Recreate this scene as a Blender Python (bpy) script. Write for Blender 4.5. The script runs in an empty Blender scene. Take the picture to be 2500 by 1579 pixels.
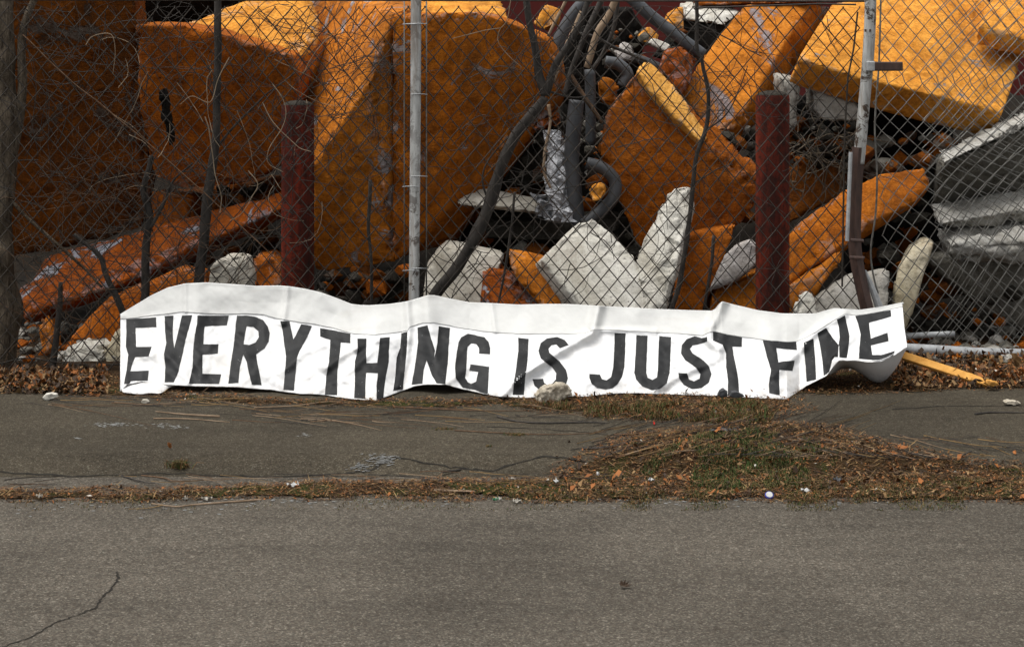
import bpy, bmesh, math, random
import numpy as np
from mathutils import Vector, Matrix
from mathutils.geometry import tessellate_polygon

random.seed(7)
RNG = np.random.default_rng(7)
R = math.radians
scene = bpy.context.scene
C = scene.collection

# ------------------------------------------------------------------ camera
F = 4240.0            # focal length in photo pixels (photo 2500 x 1579)
CU, HV = 1250.0, 95.0  # principal column, horizon row
EYE = 1.55
cam_data = bpy.data.cameras.new('camera')
cam = bpy.data.objects.new('camera', cam_data); C.objects.link(cam)
cam.location = (0, 0, EYE); cam.rotation_euler = (R(90), 0, 0)
cam_data.sensor_width = 36.0
cam_data.lens = 36.0 * F / 2500.0
cam_data.shift_y = -(789.5 - HV) / 2500.0
cam_data.clip_start = 0.1; cam_data.clip_end = 500
cam_data.dof.use_dof = True
cam_data.dof.focus_distance = 7.8
cam_data.dof.aperture_fstop = 14.0
scene.camera = cam

# ------------------------------------------------------------------ light
SUN_EL, SUN_AZ = R(74), R(-95)      # azimuth measured from +Y towards +X: from the left, a little from the street side
sd = Vector((math.sin(SUN_AZ)*math.cos(SUN_EL), math.cos(SUN_AZ)*math.cos(SUN_EL), math.sin(SUN_EL)))
sun_data = bpy.data.lights.new('sun', 'SUN'); sun = bpy.data.objects.new('sun', sun_data); C.objects.link(sun)
sun_data.energy = 1.2; sun_data.angle = R(38); sun_data.color = (1.0, 0.965, 0.91)
sun.rotation_euler = sd.to_track_quat('Z', 'Y').to_euler(); sun.location = (-4, 3, 12)
world = bpy.data.worlds.new("World"); scene.world = world; world.use_nodes = True
wn = world.node_tree.nodes; wl = world.node_tree.links
bg = wn['Background']
sky = wn.new('ShaderNodeTexSky'); sky.sky_type = 'NISHITA'; sky.sun_disc = False
sky.sun_elevation = SUN_EL; sky.sun_rotation = SUN_AZ; sky.dust_density = 4.0; sky.air_density = 1.0
hs = wn.new('ShaderNodeHueSaturation'); hs.inputs['Saturation'].default_value = 0.12
wl.new(sky.outputs[0], hs.inputs['Color']); wl.new(hs.outputs[0], bg.inputs['Color'])
bg.inputs['Strength'].default_value = 0.115
scene.view_settings.view_transform = 'Standard'; scene.view_settings.look = 'None'
scene.view_settings.gamma = 1.0; scene.view_settings.use_curve_mapping = False
scene.view_settings.exposure = 1.02

# ------------------------------------------------------------------ helpers
def P(u, v, Y):
    return np.array([(u-CU)/F*Y, Y, EYE-(v-HV)/F*Y])
def G(u, v, z=0.0):                      # point of the ground seen at a photo pixel
    return P(u, v, F*(EYE-z)/(v-HV))

_perm = np.random.default_rng(3).random(65536)
def _h(i, j, k):
    return _perm[((i*73856093) ^ (j*19349663) ^ (k*83492791)) & 65535]
def vnoise(p, s=1.0, seed=0):            # value noise in -1..1
    q = np.asarray(p, float)*s + seed*17.31
    f = np.floor(q).astype(np.int64); t = q-f; t = t*t*(3-2*t)
    i, j, k = f[..., 0], f[..., 1], f[..., 2]; x, y, z = t[..., 0], t[..., 1], t[..., 2]
    def L(a, b, w): return a+(b-a)*w
    r = L(L(L(_h(i,j,k), _h(i+1,j,k), x), L(_h(i,j+1,k), _h(i+1,j+1,k), x), y),
          L(L(_h(i,j,k+1), _h(i+1,j,k+1), x), L(_h(i,j+1,k+1), _h(i+1,j+1,k+1), x), y), z)
    return r*2-1
def fbm(p, s, o=4, seed=0):
    r = 0; a = 1
    for n in range(o):
        r = r + a*vnoise(p, s*2**n, seed+n); a *= .5
    return r

def tag(o, label=None, cat=None, group=None, kind=None):
    if label: o['label'] = label
    if cat: o['category'] = cat
    if group: o['group'] = group
    if kind: o['kind'] = kind
    return o
def empty(name, loc, label, cat, group=None):
    o = bpy.data.objects.new(name, None); C.objects.link(o); o.location = tuple(loc)
    o.empty_display_size = .1
    return tag(o, label, cat, group)
def link(name, me, mat, parent=None, origin=None, smooth=False):
    if mat is not None and not me.materials: me.materials.append(mat)
    o = bpy.data.objects.new(name, me); C.objects.link(o)
    if smooth: me.polygons.foreach_set('use_smooth', [True]*len(me.polygons))
    if origin is not None:
        me.transform(Matrix.Translation(-Vector(tuple(origin)))); o.location = tuple(origin)
    if parent is not None:
        o.parent = parent
        o.location = Vector(o.location)-Vector(parent.location)
    return o

class MB:
    def __init__(s): s.v = []; s.f = []; s.m = []
    def add(s, vs, fs, mi=0):
        n = len(s.v); s.v.extend([tuple(x) for x in vs]); s.f.extend([tuple(i+n for i in f) for f in fs]); s.m.extend([mi]*len(fs))
    def tube(s, pts, rad, n=6, cap=True, mi=0):
        pts = [np.array(p, float) for p in pts]; k = len(pts)
        if not hasattr(rad, '__len__'): rad = [rad]*k
        vs = []; ref = None
        for i, p in enumerate(pts):
            d = pts[min(i+1, k-1)]-pts[max(i-1, 0)]; L = np.linalg.norm(d); d = d/L if L > 1e-9 else np.array([0, 0, 1.])
            if ref is None:
                ref = np.cross(d, [0.13, 1, 0.21]);
            ref = ref-d*ref.dot(d); ref /= (np.linalg.norm(ref)+1e-12); b = np.cross(d, ref)
            for a in range(n):
                t = 2*math.pi*a/n; vs.append(p+rad[i]*(math.cos(t)*ref+math.sin(t)*b))
        fs = [(i*n+a, i*n+(a+1) % n, (i+1)*n+(a+1) % n, (i+1)*n+a) for i in range(k-1) for a in range(n)]
        if cap: fs += [tuple(range(n-1, -1, -1)), tuple((k-1)*n+a for a in range(n))]
        s.add(vs, fs, mi)
    def box(s, c, h, rot=None, mi=0):
        c = np.array(c, float); M = np.eye(3) if rot is None else np.array(rot)
        vs = [c+M@(np.array([x, y, z])*h) for x in (-1, 1) for y in (-1, 1) for z in (-1, 1)]
        s.add(vs, [(0,1,3,2), (4,6,7,5), (0,4,5,1), (2,3,7,6), (0,2,6,4), (1,5,7,3)], mi)
    def mesh(s, name):
        me = bpy.data.meshes.new(name); me.from_pydata(s.v, [], s.f)
        if any(s.m): me.polygons.foreach_set('material_index', s.m)
        me.update(); return me
    def build(s, name, mat, parent=None, origin=None, smooth=False):
        me = s.mesh(name)
        if isinstance(mat, (list, tuple)):
            for m in mat: me.materials.append(m)
            mat = None
        return link(name, me, mat, parent, origin, smooth)

def fast_mesh(name, verts, quads):
    me = bpy.data.meshes.new(name); verts = np.asarray(verts, np.float32); quads = np.asarray(quads, np.int32); k = quads.shape[1]
    me.vertices.add(len(verts)); me.vertices.foreach_set('co', verts.ravel())
    me.loops.add(quads.size); me.loops.foreach_set('vertex_index', quads.ravel())
    me.polygons.add(len(quads)); me.polygons.foreach_set('loop_start', np.arange(0, quads.size, k, dtype=np.int32))
    me.update(calc_edges=True); me.validate(); return me

def smooth_path(pts, n=6):               # Catmull-Rom through 3-D points (or rows of any width)
    p = [np.array(x, float) for x in pts]; p = [2*p[0]-p[1]]+p+[2*p[-1]-p[-2]]; out = []
    for i in range(1, len(p)-2):
        for t in np.linspace(0, 1, n, endpoint=False):
            a, b, c, d = p[i-1], p[i], p[i+1], p[i+2]
            out.append(.5*((2*b)+(-a+c)*t+(2*a-5*b+4*c-d)*t*t+(-a+3*b-3*c+d)*t**3))
    out.append(p[-2]); return out

def inpoly(x, y, poly):
    x = np.asarray(x); y = np.asarray(y); r = np.zeros(x.shape, bool); n = len(poly); j = n-1
    for i in range(n):
        xi, yi = poly[i]; xj, yj = poly[j]
        if yi != yj:
            r ^= ((yi > y) != (yj > y)) & (x < (xj-xi)*(y-yi)/(yj-yi)+xi)
        j = i
    return r

# ------------------------------------------------------------------ materials
class NT:
    def __init__(s, name, rough=.9, spec=.12):
        s.m = bpy.data.materials.new(name); s.m.use_nodes = True; s.t = s.m.node_tree; s.n = s.t.nodes
        s.b = s.n['Principled BSDF']; s.b.inputs['Roughness'].default_value = rough
        s.b.inputs['Specular IOR Level'].default_value = spec
        s.tc = s.n.new('ShaderNodeTexCoord').outputs['Object']
    def L(s, a, b): s.t.links.new(a, b)
    def mapping(s, scale, src=None):
        m = s.n.new('ShaderNodeMapping'); m.inputs['Scale'].default_value = scale; s.L(src or s.tc, m.inputs[0]); return m.outputs[0]
    def noise(s, scale, detail=6, rough=.6, dist=0, co=None, color=False):
        n = s.n.new('ShaderNodeTexNoise'); n.inputs['Scale'].default_value = scale; n.inputs['Detail'].default_value = detail
        n.inputs['Roughness'].default_value = rough; n.inputs['Distortion'].default_value = dist; s.L(co or s.tc, n.inputs['Vector'])
        return n.outputs['Color' if color else 'Fac']
    def voro(s, scale, feat='F1', co=None, out='Distance'):
        n = s.n.new('ShaderNodeTexVoronoi'); n.feature = feat; n.inputs['Scale'].default_value = scale; s.L(co or s.tc, n.inputs['Vector']); return n.outputs[out]
    def ramp(s, fac, stops, interp='LINEAR'):
        r = s.n.new('ShaderNodeValToRGB'); e = r.color_ramp.elements; r.color_ramp.interpolation = interp
        while len(e) < len(stops): e.new(.5)
        for k, (p, c) in zip(e, stops):
            k.position = p; k.color = (c, c, c, 1) if not hasattr(c, '__len__') else (*c, 1)
        s.L(fac, r.inputs[0]); return r.outputs[0]
    def mix(s, fac, a, b, mode='MIX'):
        m = s.n.new('ShaderNodeMix'); m.data_type = 'RGBA'; m.blend_type = mode
        for i, x in ((0, fac), (6, a), (7, b)):
            if hasattr(x, 'is_linked'): s.L(x, m.inputs[i])
            elif i == 0: m.inputs[0].default_value = x
            else: m.inputs[i].default_value = (*x, 1)
        return m.outputs[2]
    def math(s, op, a, b=0.0):
        m = s.n.new('ShaderNodeMath'); m.operation = op
        for i, x in ((0, a), (1, b)):
            if hasattr(x, 'is_linked'): s.L(x, m.inputs[i])
            else: m.inputs[i].default_value = x
        return m.outputs[0]
    def color(s, c):
        if hasattr(c, 'is_linked'): s.L(c, s.b.inputs['Base Color'])
        else: s.b.inputs['Base Color'].default_value = (*c, 1)
    def bump(s, h, strength=.5, dist=.01):
        b = s.n.new('ShaderNodeBump'); b.inputs['Strength'].default_value = strength; b.inputs['Distance'].default_value = dist
        s.L(h, b.inputs['Height']); s.L(b.outputs[0], s.b.inputs['Normal'])

def mat_painted(name, c_lo, c_hi, bare=(.24, .22, .21), amount=.4, pscale=2.2, stain=.5, pit=.5, bumpk=.6, grimek=.55):
    m = NT(name, .85, .08)
    big = m.noise(1.7, 8, .62, .4)
    fine = m.noise(14, 8, .7, .3)
    v = m.math('ADD', m.math('MULTIPLY', big, .55), m.math('MULTIPLY', fine, .45))
    paint = m.ramp(v, [(.34, c_lo), (.62, c_hi)])
    col = m.mix(m.ramp(m.noise(60, 4, .7), [(.3, .6), (.58, 0)]), paint, tuple(x*.45 for x in c_lo))
    col = m.mix(1.0, col, m.ramp(m.noise(6.5, 12, .78, .9), [(.34, (.42, .36, .32)), (.5, (.95, .93, .9)), (.68, (1.12, 1.16, 1.3))]), 'MULTIPLY')
    sc = m.noise(7, 8, .7, 1.2, m.mapping((1, 1, 4.5))); col = m.mix(m.math('MULTIPLY', m.ramp(sc, [(.30, 1), (.36, 0)]), .7), col, tuple(x*.3 for x in c_lo))
    # rubbed patches of bare concrete with ragged rims
    mk = m.noise(pscale, 12, .74, .8)
    mask = m.ramp(mk, [(amount*-.35+.70, 0), (amount*-.35+.725, 1)])
    grey = m.ramp(m.noise(30, 6, .7), [(.3, tuple(x*.7 for x in bare)), (.7, tuple(min(1, x*1.35) for x in bare))])
    col = m.mix(mask, col, grey)
    # brown weather stains running down
    st = m.noise(2.3, 6, .6, .2, m.mapping((3.2, 3.2, .7)))
    col = m.mix(m.math('MULTIPLY', m.ramp(st, [(.48, 0), (.72, 1)]), stain), col, (.075, .032, .012))
    pits = m.voro(26)
    pm = m.math('MULTIPLY', m.ramp(pits, [(.06, 1), (.16, 0)]), m.ramp(m.noise(3.1, 3), [(.45, 0), (.6, 1)]))
    col = m.mix(m.math('MULTIPLY', pm, pit), col, (.10, .035, .012))
    # paint knocked off along broken edges
    at = m.n.new('ShaderNodeAttribute'); at.attribute_name = 'edge'
    ew = m.math('MULTIPLY', at.outputs['Fac'], m.ramp(m.noise(13, 8, .75, .8), [(.42, 0), (.66, 1)]))
    em = m.ramp(ew, [(.30, 0), (.40, 1)])
    col = m.mix(m.math('MULTIPLY', em, .75), col, tuple((x*.9+y*.6)*.6 for x, y in zip(bare, c_hi)))
    grime = m.ramp(m.noise(.9, 10, .7, 1.0), [(.42, 0), (.64, 1)]); col = m.mix(m.math('MULTIPLY', grime, grimek), col, tuple(x*.22 for x in c_lo))
    m.color(col)
    h = m.math('ADD', m.math('MULTIPLY', m.noise(4.2, 14, .60, .3), 1.6), m.math('MULTIPLY', m.noise(34, 6, .75, 1.0, m.mapping((1, 1, 2.4))), .16))
    h = m.math('SUBTRACT', h, m.math('MULTIPLY', mask, .10)); h = m.math('SUBTRACT', h, m.math('MULTIPLY', pm, .25))
    m.bump(h, min(1, bumpk*1.4), .04)
    return m.m
def mat_concrete(name, lo, hi, dirt=(.10, .075, .05), dk=.5, bumpk=.5, fs=70):
    m = NT(name, .92, .08)
    col = m.ramp(m.noise(2.6, 10, .68, .3), [(.33, lo), (.66, hi)])
    col = m.mix(m.math('MULTIPLY', m.ramp(m.noise(4.5, 8, .7, .6), [(.52, 0), (.70, 1)]), dk), col, dirt)
    col = m.mix(m.ramp(m.noise(fs, 4, .75), [(.33, .5), (.5, 0)]), col, tuple(x*.45 for x in lo))
    col = m.mix(1.0, col, m.ramp(m.noise(1.6, 12, .75, 1.2), [(.36, (.66, .63, .58)), (.58, (1.05, 1.05, 1.05))]), 'MULTIPLY')
    pt = m.math('MULTIPLY', m.ramp(m.voro(34), [(.10, 1), (.20, 0)]), m.ramp(m.noise(4.1, 3), [(.50, 0), (.60, 1)]))
    col = m.mix(m.math('MULTIPLY', pt, .8), col, tuple(x*.28 for x in lo))
    m.color(col)
    m.bump(m.math('SUBTRACT', m.math('ADD', m.noise(7, 14, .66, .6), m.math('MULTIPLY', m.noise(60, 4, .7), .15)), m.math('MULTIPLY', pt, .3)), bumpk, .04)
    return m.m
def mat_simple(name, lo, hi, scale=20, rough=.8, spec=.15, bumpk=.3, dist=.004, stretch=None, metal=0):
    m = NT(name, rough, spec); co = m.mapping(stretch) if stretch else None
    n = m.noise(scale, 7, .65, .2, co)
    m.color(m.ramp(n, [(.32, lo), (.68, hi)])); m.b.inputs['Metallic'].default_value = metal
    if bumpk: m.bump(n, bumpk, dist)
    return m.m

M = {}
M['orange'] = mat_painted('orange_painted_concrete', (.42, .122, .010), (.60, .212, .022), amount=.26)  # deeper, redder tone: partly the shade of unlit faces as colour
M['orange_clean'] = mat_painted('yellow_orange_painted_concrete', (.56, .205, .022), (.78, .365, .062), amount=.30, stain=.3, bumpk=.55, grimek=.3)  # yellower tone for lit slabs; part of the light sits in the colour
M['orange_flecked'] = mat_painted('flecked_orange_concrete', (.40, .120, .010), (.64, .222, .025), bare=(.30, .27, .27), amount=.40, pscale=3.6, stain=.6)
M['bright_edge'] = mat_painted('brighter_yellow_edge', (.66, .30, .05), (.84, .46, .12), amount=.1, stain=.1, bumpk=.4, grimek=.1)
M['orange_worn'] = mat_painted('worn_orange_concrete', (.33, .088, .007), (.50, .158, .012), bare=(.26, .22, .21), amount=.34, pscale=3.6, stain=.6)  # worn paint; deeper tone also carries the shade of unlit faces
M['orange_grey'] = mat_painted('rubbed_orange_concrete', (.44, .135, .011), (.68, .250, .030), bare=(.25, .22, .225), amount=.50, pscale=1.6, stain=.35)
M['orange_rough'] = mat_painted('rough_rust_orange_concrete', (.28, .066, .006), (.52, .155, .014), amount=.15, stain=.5, pit=.9, bumpk=1.0)
M['orange_deep'] = mat_painted('deep_red_orange_concrete', (.20, .045, .005), (.36, .088, .008), bare=(.24, .25, .28), amount=.50, pscale=3.4, stain=.4)  # red-orange darkened further for the shade on the low left slab
M['brown_dark'] = mat_painted('shaded_stained_orange_concrete', (.11, .034, .005), (.27, .080, .008), bare=(.10, .078, .062), amount=.42, pscale=2.8, stain=.9, bumpk=.9)  # base darkened for the shade over the left slab; stains are its own
M['white_conc'] = mat_concrete('white_painted_concrete', (.47, .45, .39), (.66, .645, .60), (.26, .24, .21), .65, .6)
M['cream_conc'] = mat_concrete('cream_concrete', (.38, .355, .30), (.54, .51, .45), (.30, .25, .18), .5, .4)
M['grey_conc'] = mat_concrete('grey_concrete', (.25, .24, .215), (.42, .40, .365), (.09, .07, .05), .6, .6)
M['pale_grey'] = mat_concrete('pale_grey_concrete', (.32, .31, .285), (.50, .49, .455), (.17, .14, .105), .6, .9)
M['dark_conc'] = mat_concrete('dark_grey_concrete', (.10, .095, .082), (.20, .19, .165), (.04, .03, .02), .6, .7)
M['shadow_conc'] = mat_concrete('dark_shaded_concrete', (.022, .020, .016), (.055, .05, .042), (.012, .01, .008), .5, .7)  # shade of the hollows put into the colour; also the dark bollard caps
M['black'] = mat_concrete('gap_shade_black', (.008, .008, .007), (.024, .022, .02), (.006, .005, .004), .5, .8)  # near-black colour standing in for shade in deep gaps
M['speckled'] = mat_concrete('lichen_speckled_concrete', (.30, .28, .26), (.50, .47, .46), (.12, .06, .04), .8, .8, 30)
M['stained'] = mat_concrete('mottled_yellowish_concrete', (.36, .31, .20), (.58, .53, .42), (.22, .12, .05), .8, .6, 40)

# ------------------------------------------------------------------ ground
def hgt(x, y):
    p = np.stack([x, y, np.zeros_like(x)], -1)
    t = np.clip((y-6.12)/.22, 0, 1); t = t*t*(3-2*t)
    h = .045*t
    s = np.clip((y-7.45)/.5, 0, 1); h = h-.018*s*s
    return h + .006*fbm(p, .9, 3, 2)+.0022*vnoise(p, 7, 5)*t
SW = .045
PATCH = [[(1240,975),(1500,955),(1930,965),(1900,1010),(1880,1040),(1650,1042),(1560,1035),(1480,1018),(1360,1008),(1260,1002)],
         [(-100,1178),(250,1172),(600,1168),(900,1155),(1200,1150),(1380,1135),(1460,1112),(1560,1085),(1660,1060),(1800,1048),(1950,1045),(2080,1078),(2260,1118),(2700,1135),(2700,1200),(1900,1199),(1200,1192),(600,1194),(-100,1196)],
         [(-200,915),(330,915),(440,985),(200,968),(-200,955)],
         [(2190,862),(2700,860),(2700,958),(2350,960),(2150,965),(1950,975),(1960,940),(2080,900)],
         [(380,968),(700,982),(1000,986),(1300,985),(1300,998),(1000,1000),(700,998),(450,988)]]
WPATCH = [[tuple(G(u, v, .03)[:2]) for u, v in p] for p in PATCH]
def cover(x, y):                        # how deep the litter lies: 0 outside .. 1 well inside
    p = np.stack([x, y, np.zeros_like(x)], -1); r = np.zeros_like(x)
    for dx, dy in ((0,0), (.05,0), (-.05,0), (0,.035), (0,-.035), (.1,.02), (-.1,-.02)):
        q = np.zeros(x.shape, bool)
        xx = x+dx+.06*fbm(p, 4, 3, 9); yy = y+dy+.05*fbm(p, 5, 3, 11)
        for w in WPATCH: q |= inpoly(xx, yy, w)
        r += q
    return r/7
def sheet(name, x0, x1, y0, y1, step, mat, zf, kind='structure', keep=None):
    nx = int((x1-x0)/step)+1; ny = int((y1-y0)/step)+1
    X, Y = np.meshgrid(np.linspace(x0, x1, nx), np.linspace(y0, y1, ny)); Z = zf(X, Y)
    V = np.stack([X, Y, Z], -1).reshape(-1, 3)
    i = (np.arange(ny-1)[:, None]*nx+np.arange(nx-1)[None, :]).ravel(); Q = np.stack([i, i+1, i+nx+1, i+nx], -1)
    if keep is not None:
        k = keep(X, Y).ravel(); Q = Q[k[Q].all(1)]
        u = np.unique(Q); mp = np.zeros(len(V), int); mp[u] = np.arange(len(u)); V = V[u]; Q = mp[Q]
    o = link(name, fast_mesh(name, V, Q), mat, smooth=True); tag(o, kind=kind); return o

def asphalt(name, lo, hi, spk, scale, warm, bumpk):
    m = NT(name, .92, .08)
    cell = m.voro(scale, out='Color'); sep = m.n.new('ShaderNodeSeparateColor'); m.L(cell, sep.inputs[0])
    base = m.ramp(sep.outputs[0], [(0, lo), (.55, hi), (.9, tuple(x*1.5 for x in hi)), (.985, spk)])
    tint = m.mix(m.math('MULTIPLY', sep.outputs[1], .35), base, warm)
    big = m.noise(1.1, 8, .62, .5); col = m.mix(1.0, tint, m.ramp(big, [(.3, .74), (.7, 1.16)]), 'MULTIPLY')
    fine2 = m.noise(38, 5, .75); col = m.mix(1.0, col, m.ramp(fine2, [(.3, .72), (.7, 1.25)]), 'MULTIPLY')
    wheel = m.noise(2.0, 6, .65, .3, m.mapping((.30, 3.2, 1))); col = m.mix(1.0, col, m.ramp(wheel, [(.33, .86), (.62, 1.06)]), 'MULTIPLY')
    m.color(col)
    m.bump(m.math('ADD', m.math('MULTIPLY', m.voro(scale), .6), m.math('MULTIPLY', m.noise(scale*2.5, 3), .5)), bumpk, .004)
    return m.m
M['road'] = asphalt('road_asphalt', (.038, .0342, .0275), (.069, .0625, .0510), (.17, .155, .125), 210, (.085, .062, .045), .5)
M['walk'] = asphalt('pavement_asphalt', (.031, .0262, .0185), (.047, .0400, .0290), (.11, .10, .075), 240, (.042, .032, .020), .5)
M['soil'] = mat_simple('brown_soil', (.012, .007, .004), (.045, .026, .012), 30, .95, .1, .8, .02)
m = NT('verge_soil', .95, .05); n1 = m.noise(28, 8, .7)
c = m.ramp(n1, [(.32, (.014, .008, .004)), (.68, (.055, .034, .016))]); c = m.mix(m.ramp(m.noise(2.6, 8, .7, .6), [(.50, 0), (.60, .85)]), c, (.030, .040, .010)); m.color(c); m.bump(n1, .8, .02); M['verge'] = m.m
M['far'] = mat_simple('shade_dark_earth', (.006, .005, .004), (.018, .014, .010), 8, .95, .1, .5, .02)  # earth darkened to near black to stand for shade between the slabs
sheet('road', -4.5, 4.5, 3.2, 6.15, .04, M['road'], hgt)
sheet('pavement', -4.5, 4.5, 6.15, 7.56, .03, M['walk'], hgt)
sheet('soil', -4.5, 4.5, 7.56, 9.2, .04, M['soil'], hgt)
mb = MB(); mb.add([(-150,-100,-.05), (150,-100,-.05), (150,250,-.05), (-150,250,-.05)], [(0,1,2,3)])
tag(mb.build('ground', M['far']), kind='structure')
def verge_z(X, Y):
    c = cover(X, Y); p = np.stack([X, Y, 0*X], -1)
    return hgt(X, Y)-.006+(.014-.004*np.clip((Y-6.9)/.3, 0, 1))*np.minimum(c, 1)*(1+.45*fbm(p, 6, 3, 21))
sheet('verge', -3.4, 3.4, 5.7, 8.7, .022, M['verge'], verge_z, keep=lambda X, Y: cover(X, Y) > .5)

def mound_z(X, Y):
    p = np.stack([X, Y, 0*X], -1)
    t = np.clip((Y-9.2)/2.0, 0, 1)
    return -.02+1.15*t*t+.22*fbm(p, 1.4, 4, 31)*t
sheet('rubble_ground', -5.5, 5.5, 9.2, 13.2, .08, M['far'], mound_z)

# cracks in road and pavement
M['crack'] = mat_simple('crack_filler', (.010, .009, .008), (.028, .025, .02), 60, .95, .1, .4)
def crack(name, px, w, z=0.0, seed=0):
    rr = random.Random(seed); pts = []
    for a, b in zip(px[:-1], px[1:]):
        for k in range(8):
            t = k/8; u = a[0]+(b[0]-a[0])*t+rr.uniform(-3.5, 3.5); v = a[1]+(b[1]-a[1])*t+rr.uniform(-1.2, 1.2)
            pts.append(G(u, v, z))
    vs = []; fs = []
    for i, p in enumerate(pts):
        d = pts[min(i+1, len(pts)-1)]-pts[max(0, i-1)]; n = np.array([-d[1], d[0], 0]); n /= np.linalg.norm(n)+1e-9
        ww = w*rr.uniform(.35, 1.2)
        for s in (-1, 1):
            q = p+n*ww*s; q[2] = float(hgt(np.array([q[0]]), np.array([q[1]]))[0])+.0015; vs.append(q)
        if i: fs.append((2*i-2, 2*i-1, 2*i+1, 2*i))
    b = MB(); b.add(vs, fs); o = b.build(name, M['crack']); tag(o, kind='structure'); return o
crack('road_crack', [(-20,1588),(75,1556),(140,1520),(190,1502),(235,1485),(246,1462),(270,1440),(288,1418),(286,1395)], .0036, 0, 1)
crack('pavement_crack', [(-20,1130),(200,1135),(420,1132),(640,1136),(800,1133),(900,1128),(970,1112),(1100,1125),(1200,1128),(1330,1112),(1440,1118)], .006, .04, 2)
crack('pavement_crack', [(1190,1040),(1360,1048),(1500,1062)], .004, .045, 3)
crack('pavement_crack', [(2180,1000),(2330,990),(2520,992)], .005, .045, 4)
M['paintspot'] = mat_simple('pale_paint_flecks', (.10, .10, .095), (.22, .22, .21), 60, .8, .2, .3)
fl = MB(); rr = random.Random(4)
for cu, cv, su, sv, n in ((270,1037,42,4,60), (410,1042,45,6,46), (745,1062,10,5,12), (930,1112,32,6,120), (880,1120,26,5,50), (190,1068,8,2,6), (700,1225,300,12,60), (1800,1225,500,14,80), (300,1240,300,20,40)):
    for k in range(n):
        u, v = rr.gauss(cu, su*.6), rr.gauss(cv, sv*.6); p = G(u, v, .045 if v < 1150 else 0)
        z = float(hgt(np.array([p[0]]), np.array([p[1]]))[0])+.002; r = rr.uniform(.0015, .006); a0 = rr.uniform(0, 6)
        fl.add([(p[0]+r*(1+rr.random())*math.cos(a0+a*1.26), p[1]+r*math.sin(a0+a*1.26), z) for a in range(5)], [tuple(range(5))])
tag(fl.build('paint_flecks', M['paintspot']), 'pale flecks and grit scattered over the pavement and road edge', 'paint flecks', kind='stuff')

# ------------------------------------------------------------------ red wall far behind
M['redwall'] = mat_simple('dark_red_wall', (.075, .009, .007), (.105, .014, .010), 1.5, .85, .3, .1)
w = empty('building', (0, 14, 0), 'dark red painted wall of a building far behind the rubble', 'building')
b = MB()
b.box((0, 14.3, 1.8), (7, .15, 1.85)); b.build('wall', M['redwall'], w)
b = MB(); b.box((0, 14.28, 3.75), (7.1, .25, .1)); b.build('coping', M['dark_conc'], w)

# ------------------------------------------------------------------ rubble
todo = []
GR = 'broken concrete blocks heaped behind the fence'
def chunk(name, label, face, ext, mat, cat='concrete slab', vox=.0125, rough=1.0, extra=None, seed=None):
    """hull of a face polygon given as (column, row, distance) and the same face moved by ext (metres)"""
    if isinstance(face[0], (int, float)): raise ValueError
    Y0 = None; pts = []
    for f in face:
        if len(f) == 3: Y0 = f[2]
        pts.append(P(f[0], f[1], Y0))
    allp = list(pts)
    if ext is not None: allp += [p+np.array(ext, float) for p in pts]
    if extra: allp += [P(*e) for e in extra]
    todo.append((name, label, allp, M[mat], cat, vox, rough, seed if seed is not None else len(todo)))

S = chunk
S('concrete_slab', 'huge dark brown stained slab with shade in its colour leaning behind the tree at the far left', [(-120,-60,8.72),(325,-60,8.72),(345,120,8.85),(360,250,8.95),(366,400,9.1),(372,455,9.15),(345,560,9.22),(150,612,9.25),(-120,660,9.28)], (-.05,.45,.12), 'brown_dark', rough=1.8)
S('concrete_slab', 'broad rust-orange slab face behind the dark upright stem, left of the first red bollard', [(328,58,8.72),(440,62,8.72),(530,80,8.72),(610,112,8.72),(712,135,8.74),(735,185,8.78),(722,260,8.84),(690,400,8.95),(640,440,8.98),(560,452,9.0),(440,462,9.0),(365,430,8.98),(350,330,8.9),(330,150,8.8)], (.02,.35,.02), 'orange_rough', rough=1.3)
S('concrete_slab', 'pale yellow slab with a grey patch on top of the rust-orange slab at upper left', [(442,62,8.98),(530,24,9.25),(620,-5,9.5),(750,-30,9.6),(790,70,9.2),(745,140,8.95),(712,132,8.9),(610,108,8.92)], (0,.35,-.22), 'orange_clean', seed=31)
S('concrete_slab', 'bright orange slab with rubbed lilac-grey paint left of the white fence post', [(735,-40,10.2),(965,-40,9.9),(960,36,8.74),(905,200,8.66),(764,400,8.72),(800,450,8.76),(964,640,8.88),(765,668,8.94),(737,240,9.25)], (.1,.3,.05), 'orange_flecked', rough=1.4)
S('concrete_slab', 'largest brown-orange slab, standing upright just right of the white fence post', [(956,35,8.70),(1060,42,8.73),(1170,27,8.78),(1262,60,8.84),(1332,92,8.92),(1356,140,8.98),(1370,225,9.05),(1345,275,9.06),(1215,420,9.10),(1130,505,9.10),(1094,597,9.08),(1000,617,8.90),(956,640,8.82)], (.05,.3,0), 'orange_worn', rough=1.1)
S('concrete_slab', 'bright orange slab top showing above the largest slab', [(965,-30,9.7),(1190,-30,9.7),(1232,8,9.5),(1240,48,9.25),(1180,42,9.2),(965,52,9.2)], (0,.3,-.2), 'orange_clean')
S('concrete_slab', 'thin orange slab edge at the right rim of the largest slab', [(1232,268,8.95),(1262,262,8.95),(1240,330,8.95),(1205,412,8.95),(1140,478,8.98),(1195,360,8.96)], (.03,.12,-.02), 'orange')
S('concrete_slab', 'long red-orange slab with blue-grey worn paint low at the left', [(42,700,8.78),(44,742,8.66),(60,778,8.6),(350,676,8.65),(480,592,8.7),(695,505,8.8),(695,468,8.90),(480,538,8.98),(350,598,9.0),(120,622,8.98)], (0,.16,-.06), 'orange_deep', rough=1.1)
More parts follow.
